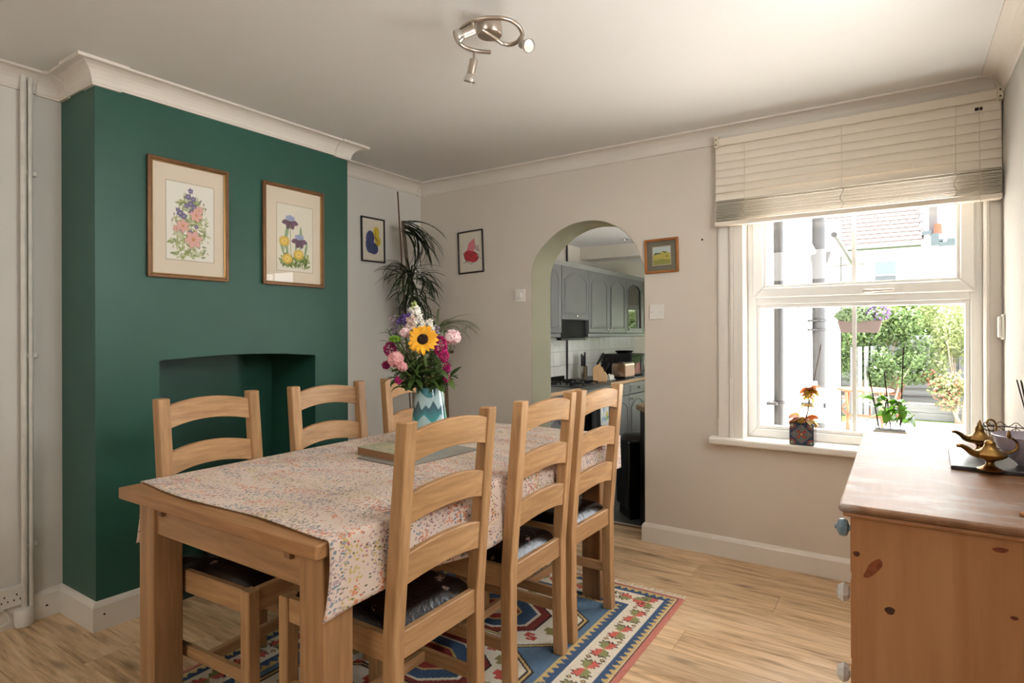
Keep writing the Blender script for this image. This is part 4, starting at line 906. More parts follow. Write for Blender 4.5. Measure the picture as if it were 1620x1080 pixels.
for a, b, lab in ((1.0, 1.70, 'dark kitchen worktop with an oak edge, left of the cooker'), (2.42, 4.6, 'long dark kitchen worktop with an oak edge carrying the toaster and microwave')):
    e = empty('kitchen_worktop', (KXL, a, wz), label=lab, cat='worktop')
    MB().box(.005, 0, -.035, .575, b - a, 0).build('slab', m_worktop, e); MB().box(.575, 0, -.035, .602, b - a, .001).build('oak_edge', m_wedge, e, .004, seg=2)
ck = empty('gas_cooker', (KXL, 1.705, KZ), label='black gas cooker with hob set between the grey kitchen cabinets', cat='cooker')
MB().box(.02, .0, .0, .57, .71, .868).build('cooker_body', m_black, ck, .004); MB().box(.02, .0, .868, .60, .71, .90).build('hob_plate', plain('hob_steel', (60, 58, 57), .3, metal=.7), ck, .003)
MB().box(.571, .02, .12, .592, .69, .72).build('oven_door', m_black, ck, .006); MB().box(.571, .0, .74, .600, .71, .866).build('control_panel', plain('cooker_panel', (120, 122, 122), .3, metal=.6), ck, .004)
MB().tube([(.625, .05, .70), (.625, .66, .70)], .009, 10).build('oven_handle', m_steel, ck)
for q in (.05, .66): MB().tube([(.590, q, .70), (.625, q, .70)], .007, 8).build('handle_bracket', m_steel, ck)
for k in range(5): MB().lathe([(.018, 0), (.017, .018), (0, .02)], 14, (.600, .10 + .13 * k, .80), Matrix.Rotation(R(90), 4, 'Y')).build('control_knob', m_black, ck, smooth=True)
for bx, by in ((.17, .19), (.17, .52), (.43, .19), (.43, .52)):
    MB().lathe([(.05, 0), (.05, .012), (.03, .018), (0, .018)], 18, (bx, by, .90)).build('burner', m_black, ck, smooth=True)
    mb = MB(); mb.box(bx - .10, by - .005, .918, bx + .10, by + .005, .93); mb.box(bx - .005, by - .10, .918, bx + .005, by + .10, .93)
    for s in (-.095, .095): mb.box(bx + s - .005, by - .005, .90, bx + s + .005, by + .005, .93); mb.box(bx - .005, by + s - .005, .90, bx + .005, by + s + .005, .93)
    mb.build('pan_support', m_black, ck)
MB().box(.0 + .02, .0, .90, .035, .71, .955).build('splash_lip', m_black, ck)
# patterned tea towel over the oven handle
cv = Canvas(40, 70, (226, 224, 218))
for k in range(34): cv.ell(rg.uniform(0, 1), rg.uniform(0, 1), rg.uniform(.05, .13), rg.uniform(.05, .13), [(222, 196, 80), (214, 120, 160), (150, 180, 110), (226, 224, 218), (130, 170, 196)][k % 5])
tt = empty('tea_towel', (KXL + .625, 2.17, KZ + .71), label='white tea towel with coloured blotches hanging on the oven handle', cat='tea towel')
cv.mesh('front_flap', lambda X, Y: np.stack([.011 + .006 * np.sin(X * 9) + .004 * Y, (X - .5) * .20, -.40 * Y], 1), m_vcol, tt, smooth=True)
MB().grid(lambda a, b: (.011 - .022 * b, (a - .5) * .2, .012 * math.sin(b * 3.14)), 8, 6).build('top_fold', m_white, tt, smooth=True)
MB().grid(lambda a, b: (-.011, (a - .5) * .2, -.25 * b), 8, 4).build('back_flap', m_white, tt)
tt2 = empty('tea_towel', (KXL + .625, 1.96, KZ + .71), label='plain black tea towel hanging on the oven handle', cat='tea towel'); mk = plain('black_cotton', (20, 19, 19), .9)
MB().grid(lambda a, b: (.011 + .005 * math.sin(a * 8), (a - .5) * .19, -.38 * b), 10, 6).build('front_flap', mk, tt2, smooth=True); MB().grid(lambda a, b: (.011 - .022 * b, (a - .5) * .19, .012 * math.sin(b * 3.14)), 8, 6).build('top_fold', mk, tt2, smooth=True); MB().grid(lambda a, b: (-.011, (a - .5) * .19, -.25 * b), 8, 4).build('back_flap', mk, tt2)
# things on the worktop
def onwt(u, v): return WZ(u, v, wz)
p = onwt(916, 599); p.z = wz + .0; p.y = 2.56; p.x = .33
kb = empty('knife_block', (p.x, p.y, wz), R(20), label='pale wooden knife block with black handled knives', cat='knife block')
MB().prism([(-.05, 0), (.10, 0), (.10, .07), (.02, .20), (-.055, .155)][::1], 'Y', -.055, .055).build('block', wood('beech_block', (196, 150, 104), (226, 186, 140), 'Z'), kb, .004)
dirn = Vector((.48, 0, .87)).normalized()
for r_ in range(3):
    for q in (-.032, 0, .032):
        b0 = Vector((.075 - .042 * r_, q, .115 + .036 * r_)); MB().tube([b0, b0 + dirn * (.07 + .022 * r_), b0 + dirn * (.10 + .024 * r_)], [.010, .012, .008], 8).build('knife_handle', m_black, kb, smooth=True)
bt = empty('butter_dish', (.36, 2.80, wz), label='small white lidded butter dish between the knife block and toaster', cat='dish')
MB().box(-.05, -.075, 0, .05, .075, .012).build('dish', m_white, bt, .004); MB().prism([(-.04, .012), (.04, .012), (.034, .05), (.02, .06), (-.02, .06), (-.034, .05)], 'Y', -.062, .062).build('lid', m_white, bt, .006, seg=2); MB().lathe([(.008, .058), (.012, .068), (0, .074)], 12).build('lid_knob', m_white, bt, smooth=True)
m_cop = plain('copper_steel', (196, 168, 146), .22, metal=1.0, var=.05)
to = empty('toaster', (.40, 3.13, wz), R(2), label='copper toned steel toaster on the dark kitchen worktop', cat='toaster')
MB().prism([(-.085, .02), (.085, .02), (.085, .165), (.07, .19), (-.07, .19), (-.085, .165)], 'Y', -.17, .15).build('toaster_body', m_cop, to, .012, seg=3)
MB().box(-.08, -.165, 0, .08, .16, .02).build('toaster_base', m_black, to, .004); MB().box(-.078, .150, .03, .078, .162, .178).build('end_panel', plain('toaster_end', (214, 170, 140), .2, metal=1), to, .006)
for q in (-.03, .03): MB().box(q - .012, -.13, .1895, q + .012, .11, .1915).build('bread_slot', m_black, to)
MB().box(-.022, .162, .125, .022, .185, .140).build('lever', m_chrome, to, .003)
for q in (.045, .075): MB().lathe([(.013, 0), (.012, .014), (0, .015)], 12, (.0, .162, q), Matrix.Rotation(R(-90), 4, 'X')).build('dial', m_chrome, to, smooth=True)
mw = empty('microwave', (.17, 3.42, wz), label='black microwave with a shiny door further along the worktop', cat='microwave')
MB().box(-.17, 0, .012, .20, .50, .275).build('casing', m_black, mw, .004)
MB().box(.201, .01, .02, .216, .38, .268).build('door', plain('microwave_glass', (26, 28, 28), .04, spec=.9), mw, .003); MB().box(.201, .385, .02, .214, .49, .268).build('control_panel', m_black, mw, .002); MB().tube([(.216, .36, .05), (.240, .36, .06), (.240, .36, .23), (.216, .36, .24)], .007, 8).build('door_handle', m_chrome, mw, smooth=True)
for a, b in ((-.14, .04), (-.14, .46), (.17, .04), (.17, .46)): MB().lathe([(.012, 0), (.012, .012)], 10, (a, b, 0)).build('foot', m_black, mw)
tag(MB().lathe([(0, .0), (.09, .004), (.12, .035), (.118, .036), (.085, .008), (0, .004)], 24).xf(Matrix.Translation((.17, 3.70, wz + .276))).build('frying_dish', m_black, smooth=True), 'shallow black dish sitting on top of the microwave', 'dish')
ct = empty('utensil_canister', (.10, 2.66, wz), label='clear steel canister of grey utensils behind the knife block', cat='canister'); MB().lathe([(.045, 0), (.045, .16), (.041, .16), (.041, .006)], 20).build('pot', m_chrome, ct, smooth=True)
for q, hgt in ((-.015, .30), (.012, .32), (.0, .28)): MB().box(q - .012, q - .004, .01, q + .012, q + .004, hgt).build('utensil', plain('grey_utensil', (74, 74, 74), .5), ct, .004)
# right-hand corner unit with its diagonal end, and a slim bin
cu = empty('corner_cabinet', (1.75, .45, KZ), label='black angled kitchen base unit just inside the arch on the right', cat='cabinet')
pl = [(2.14, .29), (1.86, .29), (1.545, .69), (1.545, 2.2), (2.14, 2.2)]
MB().prism([(a - 1.75, b - .45) for a, b in pl], 'Z', .0, .862).build('carcass', m_black, cu)
pw = [(2.14, .275), (1.84, .275), (1.515, .685), (1.515, 2.2), (2.14, 2.2)]
tag(MB().prism(pw, 'Z', KZ + .8635, KZ + .90).build('oak_worktop', wood('oak_worktop', (140, 112, 88), (186, 158, 128), 'Y'), bevel=.004), 'oak worktop with an angled end on the black corner unit', 'worktop')
bn = empty('kitchen_bin', (1.43, .92, KZ), R(-45), label='slim black kitchen bin with a rounded lid beside the angled unit', cat='bin')
MB().box(-.105, -.105, .0, .105, .105, .085).build('bin_foot', m_black, bn, .004); MB().box(-.125, -.125, .086, .125, .125, .60).build('bin_body', m_black, bn, .012, seg=2); MB().lathe([(.125, 0), (.118, .03), (.09, .048), (0, .052)], 24, (0, 0, .60)).build('bin_lid', m_black, bn, smooth=True)
# down-light in the kitchen ceiling
p = WZ(990, 378, KH); dl = empty('ceiling_downlight', (p.x, p.y, KH), label='small round downlight in the kitchen ceiling', cat='ceiling light'); MB().lathe([(.045, 0), (.045, -.006), (.032, -.008), (.030, -.002), (0, -.002)], 20).build('rim', m_chrome, dl, smooth=True)
# kitchen window in its outer wall
w2 = empty('window_2', (0, 0, 0), kind='structure'); yq = KXR + .08
for a, b, c, d in ((kw[0], kw[0] + .05, kw[2], kw[3] + .1), (kw[1] - .05, kw[1], kw[2], kw[3] + .1), (kw[0], kw[1], kw[2], kw[2] + .05), (kw[0], kw[1], 1.30, 1.35), (kw[0], kw[1], kw[3] - .02, kw[3] + .12)): MB().box(yq, a, c, yq + .05, b, d).build('frame_member', m_upvc, w2, .003)
MB().box(yq + .02, kw[0], kw[2], yq + .026, kw[1], kw[3] + .1).build('glass_pane', m_glass, w2)
MB().box(2.38, kw[0] - .08, kw[2] - .10, 2.56, kw[1] + .08, kw[2] - .01).build('outer_sill', m_render, w2, .01)
# ------------------------------------------------------------------ chest of drawers under the window corner
CX0, CXR, CYA, CYB, CZ = 3.066, 3.534, -1.975, -.85, .90
cdr = empty('chest_of_drawers', (CX0, CYA, 0), label='pine chest of drawers with a worn top in the right corner', cat='chest of drawers')
o_ = -Vector((CX0, CYA, 0)); M = lambda o: (setattr(o, 'location', o_), o)[1]
M(MB().box(CX0 + .018, CYA, .0, CXR, CYA + .02, .872).build('side_panel', m_pine['Z'], cdr, .002)); M(MB().box(CX0 + .018, CYB - .02, .0, CXR, CYB, .872).build('side_panel', m_pine['Z'], cdr, .002))
M(MB().box(CXR - .012, CYA + .02, .05, CXR, CYB - .02, .872).build('back_panel', m_pine['Z'], cdr)); M(MB().box(CX0 + .03, CYA + .02, .06, CXR - .012, CYB - .02, .075).build('bottom_board', m_pine['Y'], cdr))
tp = M(MB().box(3.042, -2.000, .882, CXR + .006, -.828, .900).build('top_board', m_ptop, cdr, .008, seg=3))
M(MB().box(3.050, -1.992, .871, CXR, -.836, .882).build('top_moulding', m_pine['Y'], cdr, .005, seg=2))
for (u, v, ru, rv, an, cc_) in ((1355, 876, 4.5, 4, 0, (92, 44, 22)), (1381, 899, 7, 20, -.6, (134, 68, 36)), (1408, 966, 7, 6, .2, (62, 32, 20)), (1583, 870, 10, 4, .1, (116, 52, 28)), (1605, 978, 5, 3, 0, (110, 48, 26))):
    c_ = WY(u, v, CYA - .0006); k_ = (c_ - CAM).dot(fw) / FPX; pts = [(c_.x + k_ * (ru * math.cos(t_) * math.cos(an) - rv * math.sin(t_) * math.sin(an)) * (1 + .12 * math.sin(3 * t_)), c_.z + k_ * (ru * math.cos(t_) * math.sin(an) + rv * math.sin(t_) * math.cos(an))) for t_ in [2 * math.pi * i / 18 for i in range(18)]]
    M(MB().prism(pts, 'Y', CYA - .0006, CYA + .002).build('wood_knot', plain('pine_knot_%d' % u, cc_, .5, var=.35, nscale=70), cdr))
rows = [(.728, .866, 2), (.530, .718, 1), (.322, .520, 1), (.100, .312, 1)]
M(MB().box(CX0 + .002, CYA, .0, CX0 + .02, CYB, .09).build('plinth', m_pine['Y'], cdr, .003))
for z0, z1, nn in rows: M(MB().box(CX0, CYA + .002, z1, CX0 + .02, CYB - .002, z1 + .010).build('drawer_divider', m_pine['Y'], cdr))
for s in (CYA, CYB - .03): M(MB().box(CX0, s + (.001), .09, CX0 + .02, s + .029, .871).build('front_stile', m_pine['Z'], cdr))
m_kb = plain('blue_ceramic', (118, 150, 164), .15, var=.25, nscale=60); m_kg = plain('clear_glass_knob', (226, 228, 226), .06, spec=.8, var=.04)
for r_, (z0, z1, nn) in enumerate(rows):
    w = (CYB - CYA - .06) / nn
    for c in range(nn):
        a = CYA + .03 + w * c; d = M(MB().box(CX0 - .004, a + .003, z0 + .003, CX0 + .016, a + w - .003, z1 - .003).build('drawer', m_pine['Y'], cdr, .004, seg=2))
        ks = [a + w / 2] if nn == 2 else [a + .16, a + w - .16]
        if nn == 2: ks = [a + .13, a + w - .13][:1] if c == 0 else [a + w - .13]
        for q in ks:
            zz = (z0 + z1) / 2
            if r_ == 0: k_ = MB().lathe([(.007, 0), (.007, .010), (.019, .014), (.022, .022), (.020, .031), (.012, .036), (.006, .037), (.006, .041), (0, .042)], 20, (0, 0, 0), Matrix.Rotation(R(-90), 4, 'Y')).xf(Matrix.Translation((CX0 - .004, q, zz))).build('knob', m_kb, d, smooth=True)
            else: k_ = MB().lathe([(.008, 0), (.008, .010), (.018, .014), (.025, .024), (.018, .036), (.008, .040), (0, .040)], 8, (0, 0, 0), Matrix.Rotation(R(-90), 4, 'Y')).xf(Matrix.Translation((CX0 - .004, q, zz))).build('knob', m_kg, d)
# on the chest
m_brass = plain('aged_brass', (150, 116, 66), .28, metal=1.0, var=.25, nscale=40)
sl_ = empty('slate_board', (3.392, -1.290, CZ), R(-2), label='dark slate serving board under the brass lamps', cat='board')
MB().box(-.110, -.165, 0, .130, .165, .011).build('board', plain('slate', (58, 58, 60), .3, var=.2, nscale=30), sl_, .002)
for a in (-.09, .11):
    for b in (-.14, .14): MB().lathe([(.006, -.0005), (.006, .001)], 8, (a, b, 0)).build('foot_pad', m_black, sl_)
def lamp(loc, rz, label, lid=True, s=1.0):
    e = empty('oil_lamp', loc, rz, label=label, cat='oil lamp', group='brass oil lamps'); S = Matrix.Scale(s, 4)
    MB().lathe([(0, 0), (.030, 0), (.031, .003), (.020, .008), (.011, .014), (.009, .022), (.014, .028), (.030, .034), (.041, .042), (.042, .047), (.034, .053), (.022, .059), (.015, .066), (.0125, .074), (.0135, .078)], 28).xf(S).build('lamp_body', m_brass, e, smooth=True)
    if lid: MB().lathe([(.0135, .078), (.012, .084), (.006, .092), (.005, .098), (.003, .104), (0, .109)], 16).xf(S).build('lid', m_brass, e, smooth=True)
    else: MB().lathe([(.0135, .078), (.010, .084), (0, .087)], 16).xf(S).build('lid', m_brass, e, smooth=True)
    MB().tube(smooth_path([Vector(q) for q in ((-.030, 0, .044), (-.050, 0, .050), (-.066, 0, .062), (-.082, 0, .070), (-.093, 0, .070))]), [.011 - .0068 * i / 24 for i in range(25)], 10).xf(S).build('spout', m_brass, e, smooth=True)
    if not lid: h = [(.036, 0, .048), (.058, 0, .050), (.076, 0, .060), (.078, 0, .078), (.066, 0, .090), (.055, 0, .094)]
    else: h = [(.034, 0, .050), (.052, 0, .058), (.057, 0, .085), (.048, 0, .105), (.030, 0, .108), (.024, 0, .096), (.034, 0, .090)]
    P = smooth_path([Vector(q) for q in h]); MB().tube(P, [.0042 - .0018 * i / len(P) for i in range(len(P))], 8).xf(S).build('handle', m_brass, e, smooth=True)
    if not lid: MB().lathe([(0, -.004), (.006, .004), (.004, .016), (0, .024)], 8, (.055, 0, .092)).xf(S).build('thumb_rest', m_brass, e, smooth=True)
    return e
lamp(WZ(1566, 743, CZ + .0115), R(33), 'brass oil lamp in front, on the slate board edge', lid=False, s=.93)
lamp(WZ(1550, 716, CZ + .0115), R(36), 'brass oil lamp behind the other, with a pointed lid and curled handle', lid=True, s=.93)
p = WZ(1634, 737, CZ + .0115); bw = empty('lilac_bowl', (p.x, p.y, CZ + .0115), label='lilac grey ceramic bowl at the right on the slate board', cat='bowl')
MB().lathe([(0, 0), (.034, 0), (.036, .006), (.064, .030), (.084, .062), (.090, .082), (.0875, .083), (.080, .062), (.060, .034), (.03, .012), (0, .010)], 36).build('bowl_body', plain('lilac_glaze', (176, 166, 178), .15, var=.03), bw, smooth=True)
p = WZ(1606, 700, CZ); wb_ = empty('wire_basket', (min(p.x, 3.455), -.975, CZ), label='small dark wire basket with a wavy rim behind the bowl', cat='basket'); m_wire = plain('dark_wire', (66, 54, 42), .4, metal=.8)
MB().tube([(.065 * math.cos(a), .065 * math.sin(a), .004) for a in [2 * math.pi * k / 32 for k in range(33)]], .002, 6).build('base_ring', m_wire, wb_)
MB().tube([(.075 * math.cos(a), .075 * math.sin(a), .06) for a in [2 * math.pi * k / 32 for k in range(33)]], .002, 6).build('mid_ring', m_wire, wb_)
MB().tube([((.080) * math.cos(a), (.080) * math.sin(a), .068 + .007 * math.sin(a * 12)) for a in [2 * math.pi * k / 144 for k in range(145)]], .0013, 6).build('wavy_rim', m_wire, wb_)
for k in range(16):
    a = 2 * math.pi * k / 16; MB().tube([(.065 * math.cos(a), .065 * math.sin(a), .004), (.074 * math.cos(a), .074 * math.sin(a), .05), (.080 * math.cos(a), .080 * math.sin(a), .068)], .0013, 5).build('wire_rib', m_wire, wb_)
rd = empty('reed_diffuser', (3.508, -1.055, CZ), label='reed diffuser with black reeds at the right edge of the photo', cat='diffuser')
MB().lathe([(0, 0), (.024, 0), (.026, .004), (.026, .055), (.010, .068), (.010, .085), (.0085, .085)], 20).build('bottle', plain('smoky_glass', (52, 46, 44), .1), rd, smooth=True)
for dx, dy, hh in ((-.036, .035, .228), (-.028, .02, .228), (-.022, .05, .220), (.012, .03, .226)): MB().tube([(dx * -.15, dy * -.1, .01), (dx, dy, hh)], .0022, 6).build('reed', m_black, rd)
p = WZ(1664, 820, CZ); bx = empty('wooden_block', (p.x, p.y, CZ), R(30), label='brown wooden block leaning at the lower right edge on the chest', cat='block')
MB().prism([(-.045, 0), (.045, 0), (.055, .11), (-.025, .11)], 'Y', -.012, .012).build('block', m_pine['Z'], bx, .002); MB().prism([(-.050, 0), (.05, 0), (.05, .008), (-.05, .008)], 'Y', -.02, .02).build('foot', m_pine['X'], bx, .002)

# ------------------------------------------------------------------ leaves and flowers
def leafmesh(name, L, w, bend=.3, fold=.15, nseg=6, tip=1.0, base=.15):
    """a leaf along +X, drooping to -Z; its edges fold up"""
    vs = []
    for i in range(nseg + 1):
        t = i / nseg; a = bend * t; x = L * (math.sin(a) / bend if bend else t); z = -L * ((1 - math.cos(a)) / bend if bend else 0)
        ww = w / 2 * (base + (1 - base) * math.sin(math.pi * min(1, t ** .8)) ) * (1 if t < 1 else .05)
        vs += [(x, -ww, z + fold * ww), (x, 0, z), (x, ww, z + fold * ww)]
    fs = []
    for i in range(nseg):
        a = 3 * i; fs += [(a, a + 3, a + 4, a + 1), (a + 1, a + 4, a + 5, a + 2)]
    me = bpy.data.meshes.new(name); me.from_pydata(vs, [], fs); me.polygons.foreach_set('use_smooth', [True] * len(fs)); return me
def orient(d, roll=0.0):
    d = d.normalized(); x = d; y = Vector((0, 0, 1)).cross(x)
    if y.length < 1e-3: y = Vector((0, 1, 0))
    y.normalize(); z = x.cross(y); return Matrix((x, y, z)).transposed().to_4x4() @ Matrix.Rotation(roll, 4, 'X')
def leafm(name, c, c2, rough=.4, trans=0.0):
    t = NT(name); t.set(Roughness=rough, Specular_IOR_Level=.4)
    oi = t.n('ShaderNodeObjectInfo'); f = t.noise(t.coord(rnd=5.0), 12, 2); t.color(t.mix(t.math('ADD', t.math('MULTIPLY', oi.outputs['Random'], .6), t.math('MULTIPLY', f, .4)), c4(c), c4(c2))); return t.m
def glow(mt, c):        # thin leaves let light through
    t = mt.node_tree; b = [n for n in t.nodes if n.type == 'BSDF_PRINCIPLED'][0]; o = [n for n in t.nodes if n.type == 'OUTPUT_MATERIAL'][0]
    tl = t.nodes.new('ShaderNodeBsdfTranslucent'); tl.inputs[0].default_value = c4(c); mx = t.nodes.new('ShaderNodeMixShader'); mx.inputs[0].default_value = .4
    t.links.new(b.outputs[0], mx.inputs[1]); t.links.new(tl.outputs[0], mx.inputs[2]); t.links.new(mx.outputs[0], o.inputs[0]); return mt
def wb2(mb, name, mat, e, **k): return mb.xf(Matrix.Translation(-Vector(e.location))).build(name, mat, e, **k)
def putleaf(me, mat, e, base, d, roll=0, s=1.0, name='leaf'):
    o = link(name, me, mat, e); o.matrix_local = Matrix.Translation(Vector(base) - Vector(e.location)) @ orient(Vector(d), roll) @ Matrix.Scale(s, 4); return o
rr = random.Random(11)
# dragon tree
m_drac = leafm('dracaena_leaf', (24, 34, 20), (62, 76, 44), .4); m_bark = plain('pale_bark', (112, 96, 76), .8, var=.2, nscale=30, bump=.3); m_cane = plain('brown_cane', (98, 66, 44), .6)
dt = empty('dragon_tree', (.27, -.36, 0), label='tall spindly dragon tree standing in the corner', cat='plant')
MB().lathe([(0, .0), (.10, 0), (.125, .22), (.13, .22), (.13, .24), (.118, .24), (.11, .2), (0, .2)], 28).build('pot', plain('terracotta', (150, 92, 66), .8), dt, smooth=True); MB().lathe([(0, .201), (.111, .203)], 20).build('soil', m_dark, dt)
T1 = [Vector((.27, -.36, .2)), Vector((.265, -.37, .9)), Vector((.25, -.36, 1.45)), W(646, 430, 4.25), W(641, 385, 4.25), W(637, 350, 4.25)]
T2 = [Vector((.29, -.34, .2)), Vector((.30, -.33, .8)), Vector((.30, -.32, 1.30)), W(657, 470, 4.24)]
wb2(MB().tube(smooth_path(T1), .012, 8), 'trunk', m_bark, dt, smooth=True); wb2(MB().tube(smooth_path(T2), .012, 8), 'trunk', m_bark, dt, smooth=True)
wb2(MB().tube([Vector((.30, -.40, .2)), W(629, 303, 4.25)], .0052, 6), 'support_cane', m_cane, dt)
dl_ = [leafmesh('leaf', .30, .018, b, .3, 8, base=.5) for b in (1.2, 1.7, 2.1)]
def rosette(c, n, L, el0, el1, az=None, s0=.7):
    for k in range(n):
        a = rr.uniform(*az) if az else rr.uniform(0, 6.283); el = rr.uniform(el0, el1)
        d = Vector((math.cos(a) * math.cos(el), math.sin(a) * math.cos(el), math.sin(el)))
        b = c + Vector((rr.uniform(-.012, .012), rr.uniform(-.012, .012), rr.uniform(-.07, .02)))
        far = b + d * .26 * L / .3
        if far.x < .02 or far.y > -.03: d = Vector((d.x * .25 if far.x < .02 else d.x, d.y * .25 if far.y > -.03 else d.y, d.z))
        putleaf(rr.choice(dl_), m_drac, dt, b, d, rr.uniform(-.4, .4), L / .3 * rr.uniform(s0, 1.05))
ax = rt.xy.to_3d()
top = W(637, 352, 4.25); aR = math.atan2(ax.y, ax.x)
rosette(top, 34, .40, -.5, .25, (aR - .5, aR + .5), .7)
rosette(W(650, 432, 4.25), 60, .26, -.2, 1.2); rosette(W(640, 425, 4.24), 22, .24, .1, .9, (aR + 2.4, aR + 4.0)); rosette(W(662, 437, 4.24), 22, .25, -.2, .7, (aR - 1.0, aR + .8))
rosette(W(652, 455, 4.23), 40, .27, -.5, .7); rosette(W(656, 485, 4.22), 50, .22, -.1, .9)
# spider plant on a stand
m_spid = leafm('spider_leaf', (104, 120, 80), (176, 188, 140), .4)
sp = W(705, 516, 4.12); st = empty('plant_stand', (sp.x - .08, sp.y, 0), label='slim dark wooden plant stand in the corner behind the flowers', cat='stand'); zt2 = sp.z - .17
m_dw = wood('dark_stand_wood', (70, 48, 32), (104, 74, 50), 'Z')
MB().lathe([(0, zt2 - .02), (.115, zt2 - .02), (.12, zt2 - .012), (.12, zt2 - .004), (.115, zt2), (0, zt2)], 28).build('stand_top', m_dw, st, smooth=True)
for k in range(3):
    a = 2.09 * k + .4; MB().tube([(.06 * math.cos(a), .06 * math.sin(a), zt2 - .02), (.10 * math.cos(a), .10 * math.sin(a), 0)], [.012, .010], 8).build('leg', m_dw, st, smooth=True)
sd = empty('spider_plant', (st.location.x, st.location.y, zt2), label='pale green arching spider plant behind the bouquet, with a hanging plantlet', cat='plant')
MB().lathe([(0, 0), (.06, 0), (.078, .12), (.082, .12), (.082, .13), (.074, .13), (.068, .10), (0, .10)], 24).build('pot', plain('white_pot', (200, 196, 186), .4), sd, smooth=True)
sl2 = [leafmesh('leaf', .27, .017, b, .35, 8, base=.5) for b in (1.3, 1.9, 2.5)]
sc = Vector((st.location.x, st.location.y, zt2 + .12))
for k in range(44):
    a = rr.uniform(0, 6.283); el = rr.uniform(.3, 1.45); d = Vector((math.cos(a) * math.cos(el), math.sin(a) * math.cos(el), math.sin(el)))
    if (sc + d * .22).y > -.03: d.y *= .2
    putleaf(rr.choice(sl2), m_spid, sd, sc, d, 0, rr.uniform(.7, 1.15))
for k in range(10):
    el = rr.uniform(.7, 1.2); a = aR + rr.uniform(-.5, .5); putleaf(sl2[rr.randrange(2)], m_spid, sd, sc + Vector((0, 0, .0)), (math.cos(a) * math.cos(el), math.sin(a) * math.cos(el), math.sin(el)), 0, rr.uniform(1.1, 1.5))
run = smooth_path([sc, W(705, 540, 4.06), W(722, 528, 4.02), W(742, 516, 4.02), W(752, 516, 4.02)])
wb2(MB().tube(run, .0016, 5), 'runner', m_spid, sd)
for k in range(9):
    a = rr.uniform(0, 6.28); putleaf(sl2[0], m_spid, sd, W(742, 516, 4.02), (math.cos(a), math.sin(a) * .4, rr.uniform(-.2, .9)), 0, .25, 'plantlet_leaf')

# bouquet: every stem is a thing of its own, standing in the vase
d0 = (VP - CAM).dot(fw); mouth = VP + Vector((0, 0, .262))
m_stem = plain('green_stem', (98, 116, 62), .5, var=.2, nscale=20)
def B(u, v, dd=0.0): return W(u, v, d0 + dd)
def stemmed(name, head, label, cat='flower', r=.003, k=[0], curve=.5):
    k[0] += 1; a = k[0] * 2.4; q = .032 * (.35 + .65 * ((k[0] * .37) % 1))
    base = VP + Vector((-.6 * q * math.cos(a), -.6 * q * math.sin(a), .05)); neck = mouth + Vector((q * math.cos(a), q * math.sin(a), -.012))
    # lean each stem towards its own flower at the neck
    lat = Vector((head.x - VP.x, head.y - VP.y, 0)); 
    if lat.length > .01: neck = mouth + lat.normalized() * min(.036, lat.length * .6) + Vector((0, 0, -.012))
    base = VP + (neck - mouth) * -.5 + Vector((0, 0, .05)); base.z = VP.z + .05
    e = empty(name, base, label=label, cat=cat, group='cut flowers in the vase')
    mid = neck.lerp(head, curve) + Vector((0, 0, .01)); path = smooth_path([base, neck, mid, head], 5); wb2(MB().tube(path, r, 7), 'stem', m_stem, e, smooth=True); return e, path
def blob(mb, c, rx, n, pl, axis=None, flatz=1.0, rnd=rr, curl=.5):
    """n little cupped petals over an ellipsoid"""
    for i in range(n):
        ph = math.acos(1 - 2 * (i + .5) / n); th = 2.39996 * i
        d = Vector((math.sin(ph) * math.cos(th), math.sin(ph) * math.sin(th), math.cos(ph))); d = (d + Vector((rnd.uniform(-.15, .15),) * 3)).normalized()
        p = Vector(c) + Vector((d.x * rx[0], d.y * rx[1], d.z * rx[2])); t = d.cross(Vector((rnd.uniform(-1, 1), rnd.uniform(-1, 1), rnd.uniform(-1, 1)))).normalized(); b = d.cross(t); s = pl * rnd.uniform(.7, 1.2)
        mb.add([p - d * s * .6, p + t * s * .5 - d * .1 * s, p + d * s * curl + b * s * .15, p - t * s * .5 - d * .1 * s, p + b * s * .55, p - b * s * .4 + d * s * .2], [(0, 1, 4), (0, 4, 3), (1, 2, 4), (3, 4, 2), (0, 5, 1), (0, 3, 5), (1, 5, 2), (3, 2, 5)])
    return mb
def col2(name, a, b, rough=.7):
    t = NT(name); t.set(Roughness=rough, Specular_IOR_Level=.2); f = t.noise(t.coord(), 60, 2); t.color(t.ramp(f, [(.35, c4(a)), (.65, c4(b))])); return t.m
m_green1 = leafm('dark_foliage', (34, 56, 24), (88, 116, 50), .5); m_green2 = leafm('grey_foliage', (96, 104, 72), (148, 152, 116), .6)
lf = [leafmesh('leaf', .075, .024, b, .25, 5) for b in (.4, .9, 1.4)]; lfn = [leafmesh('leaf', .085, .012, b, .25, 5) for b in (.3, .8)]
def leafy(e, path, n, t0, t1, me, mat, s=1.0):
    for i in range(n):
        t = t0 + (t1 - t0) * i / max(1, n - 1); p = path[min(len(path) - 1, int(t * (len(path) - 1)))]; a = 2.4 * i + rr.uniform(-.3, .3); el = rr.uniform(-.1, .9)
        putleaf(rr.choice(me), mat, e, p, (math.cos(a) * math.cos(el), math.sin(a) * math.cos(el), math.sin(el)), rr.uniform(-.5, .5), s * rr.uniform(.7, 1.2))
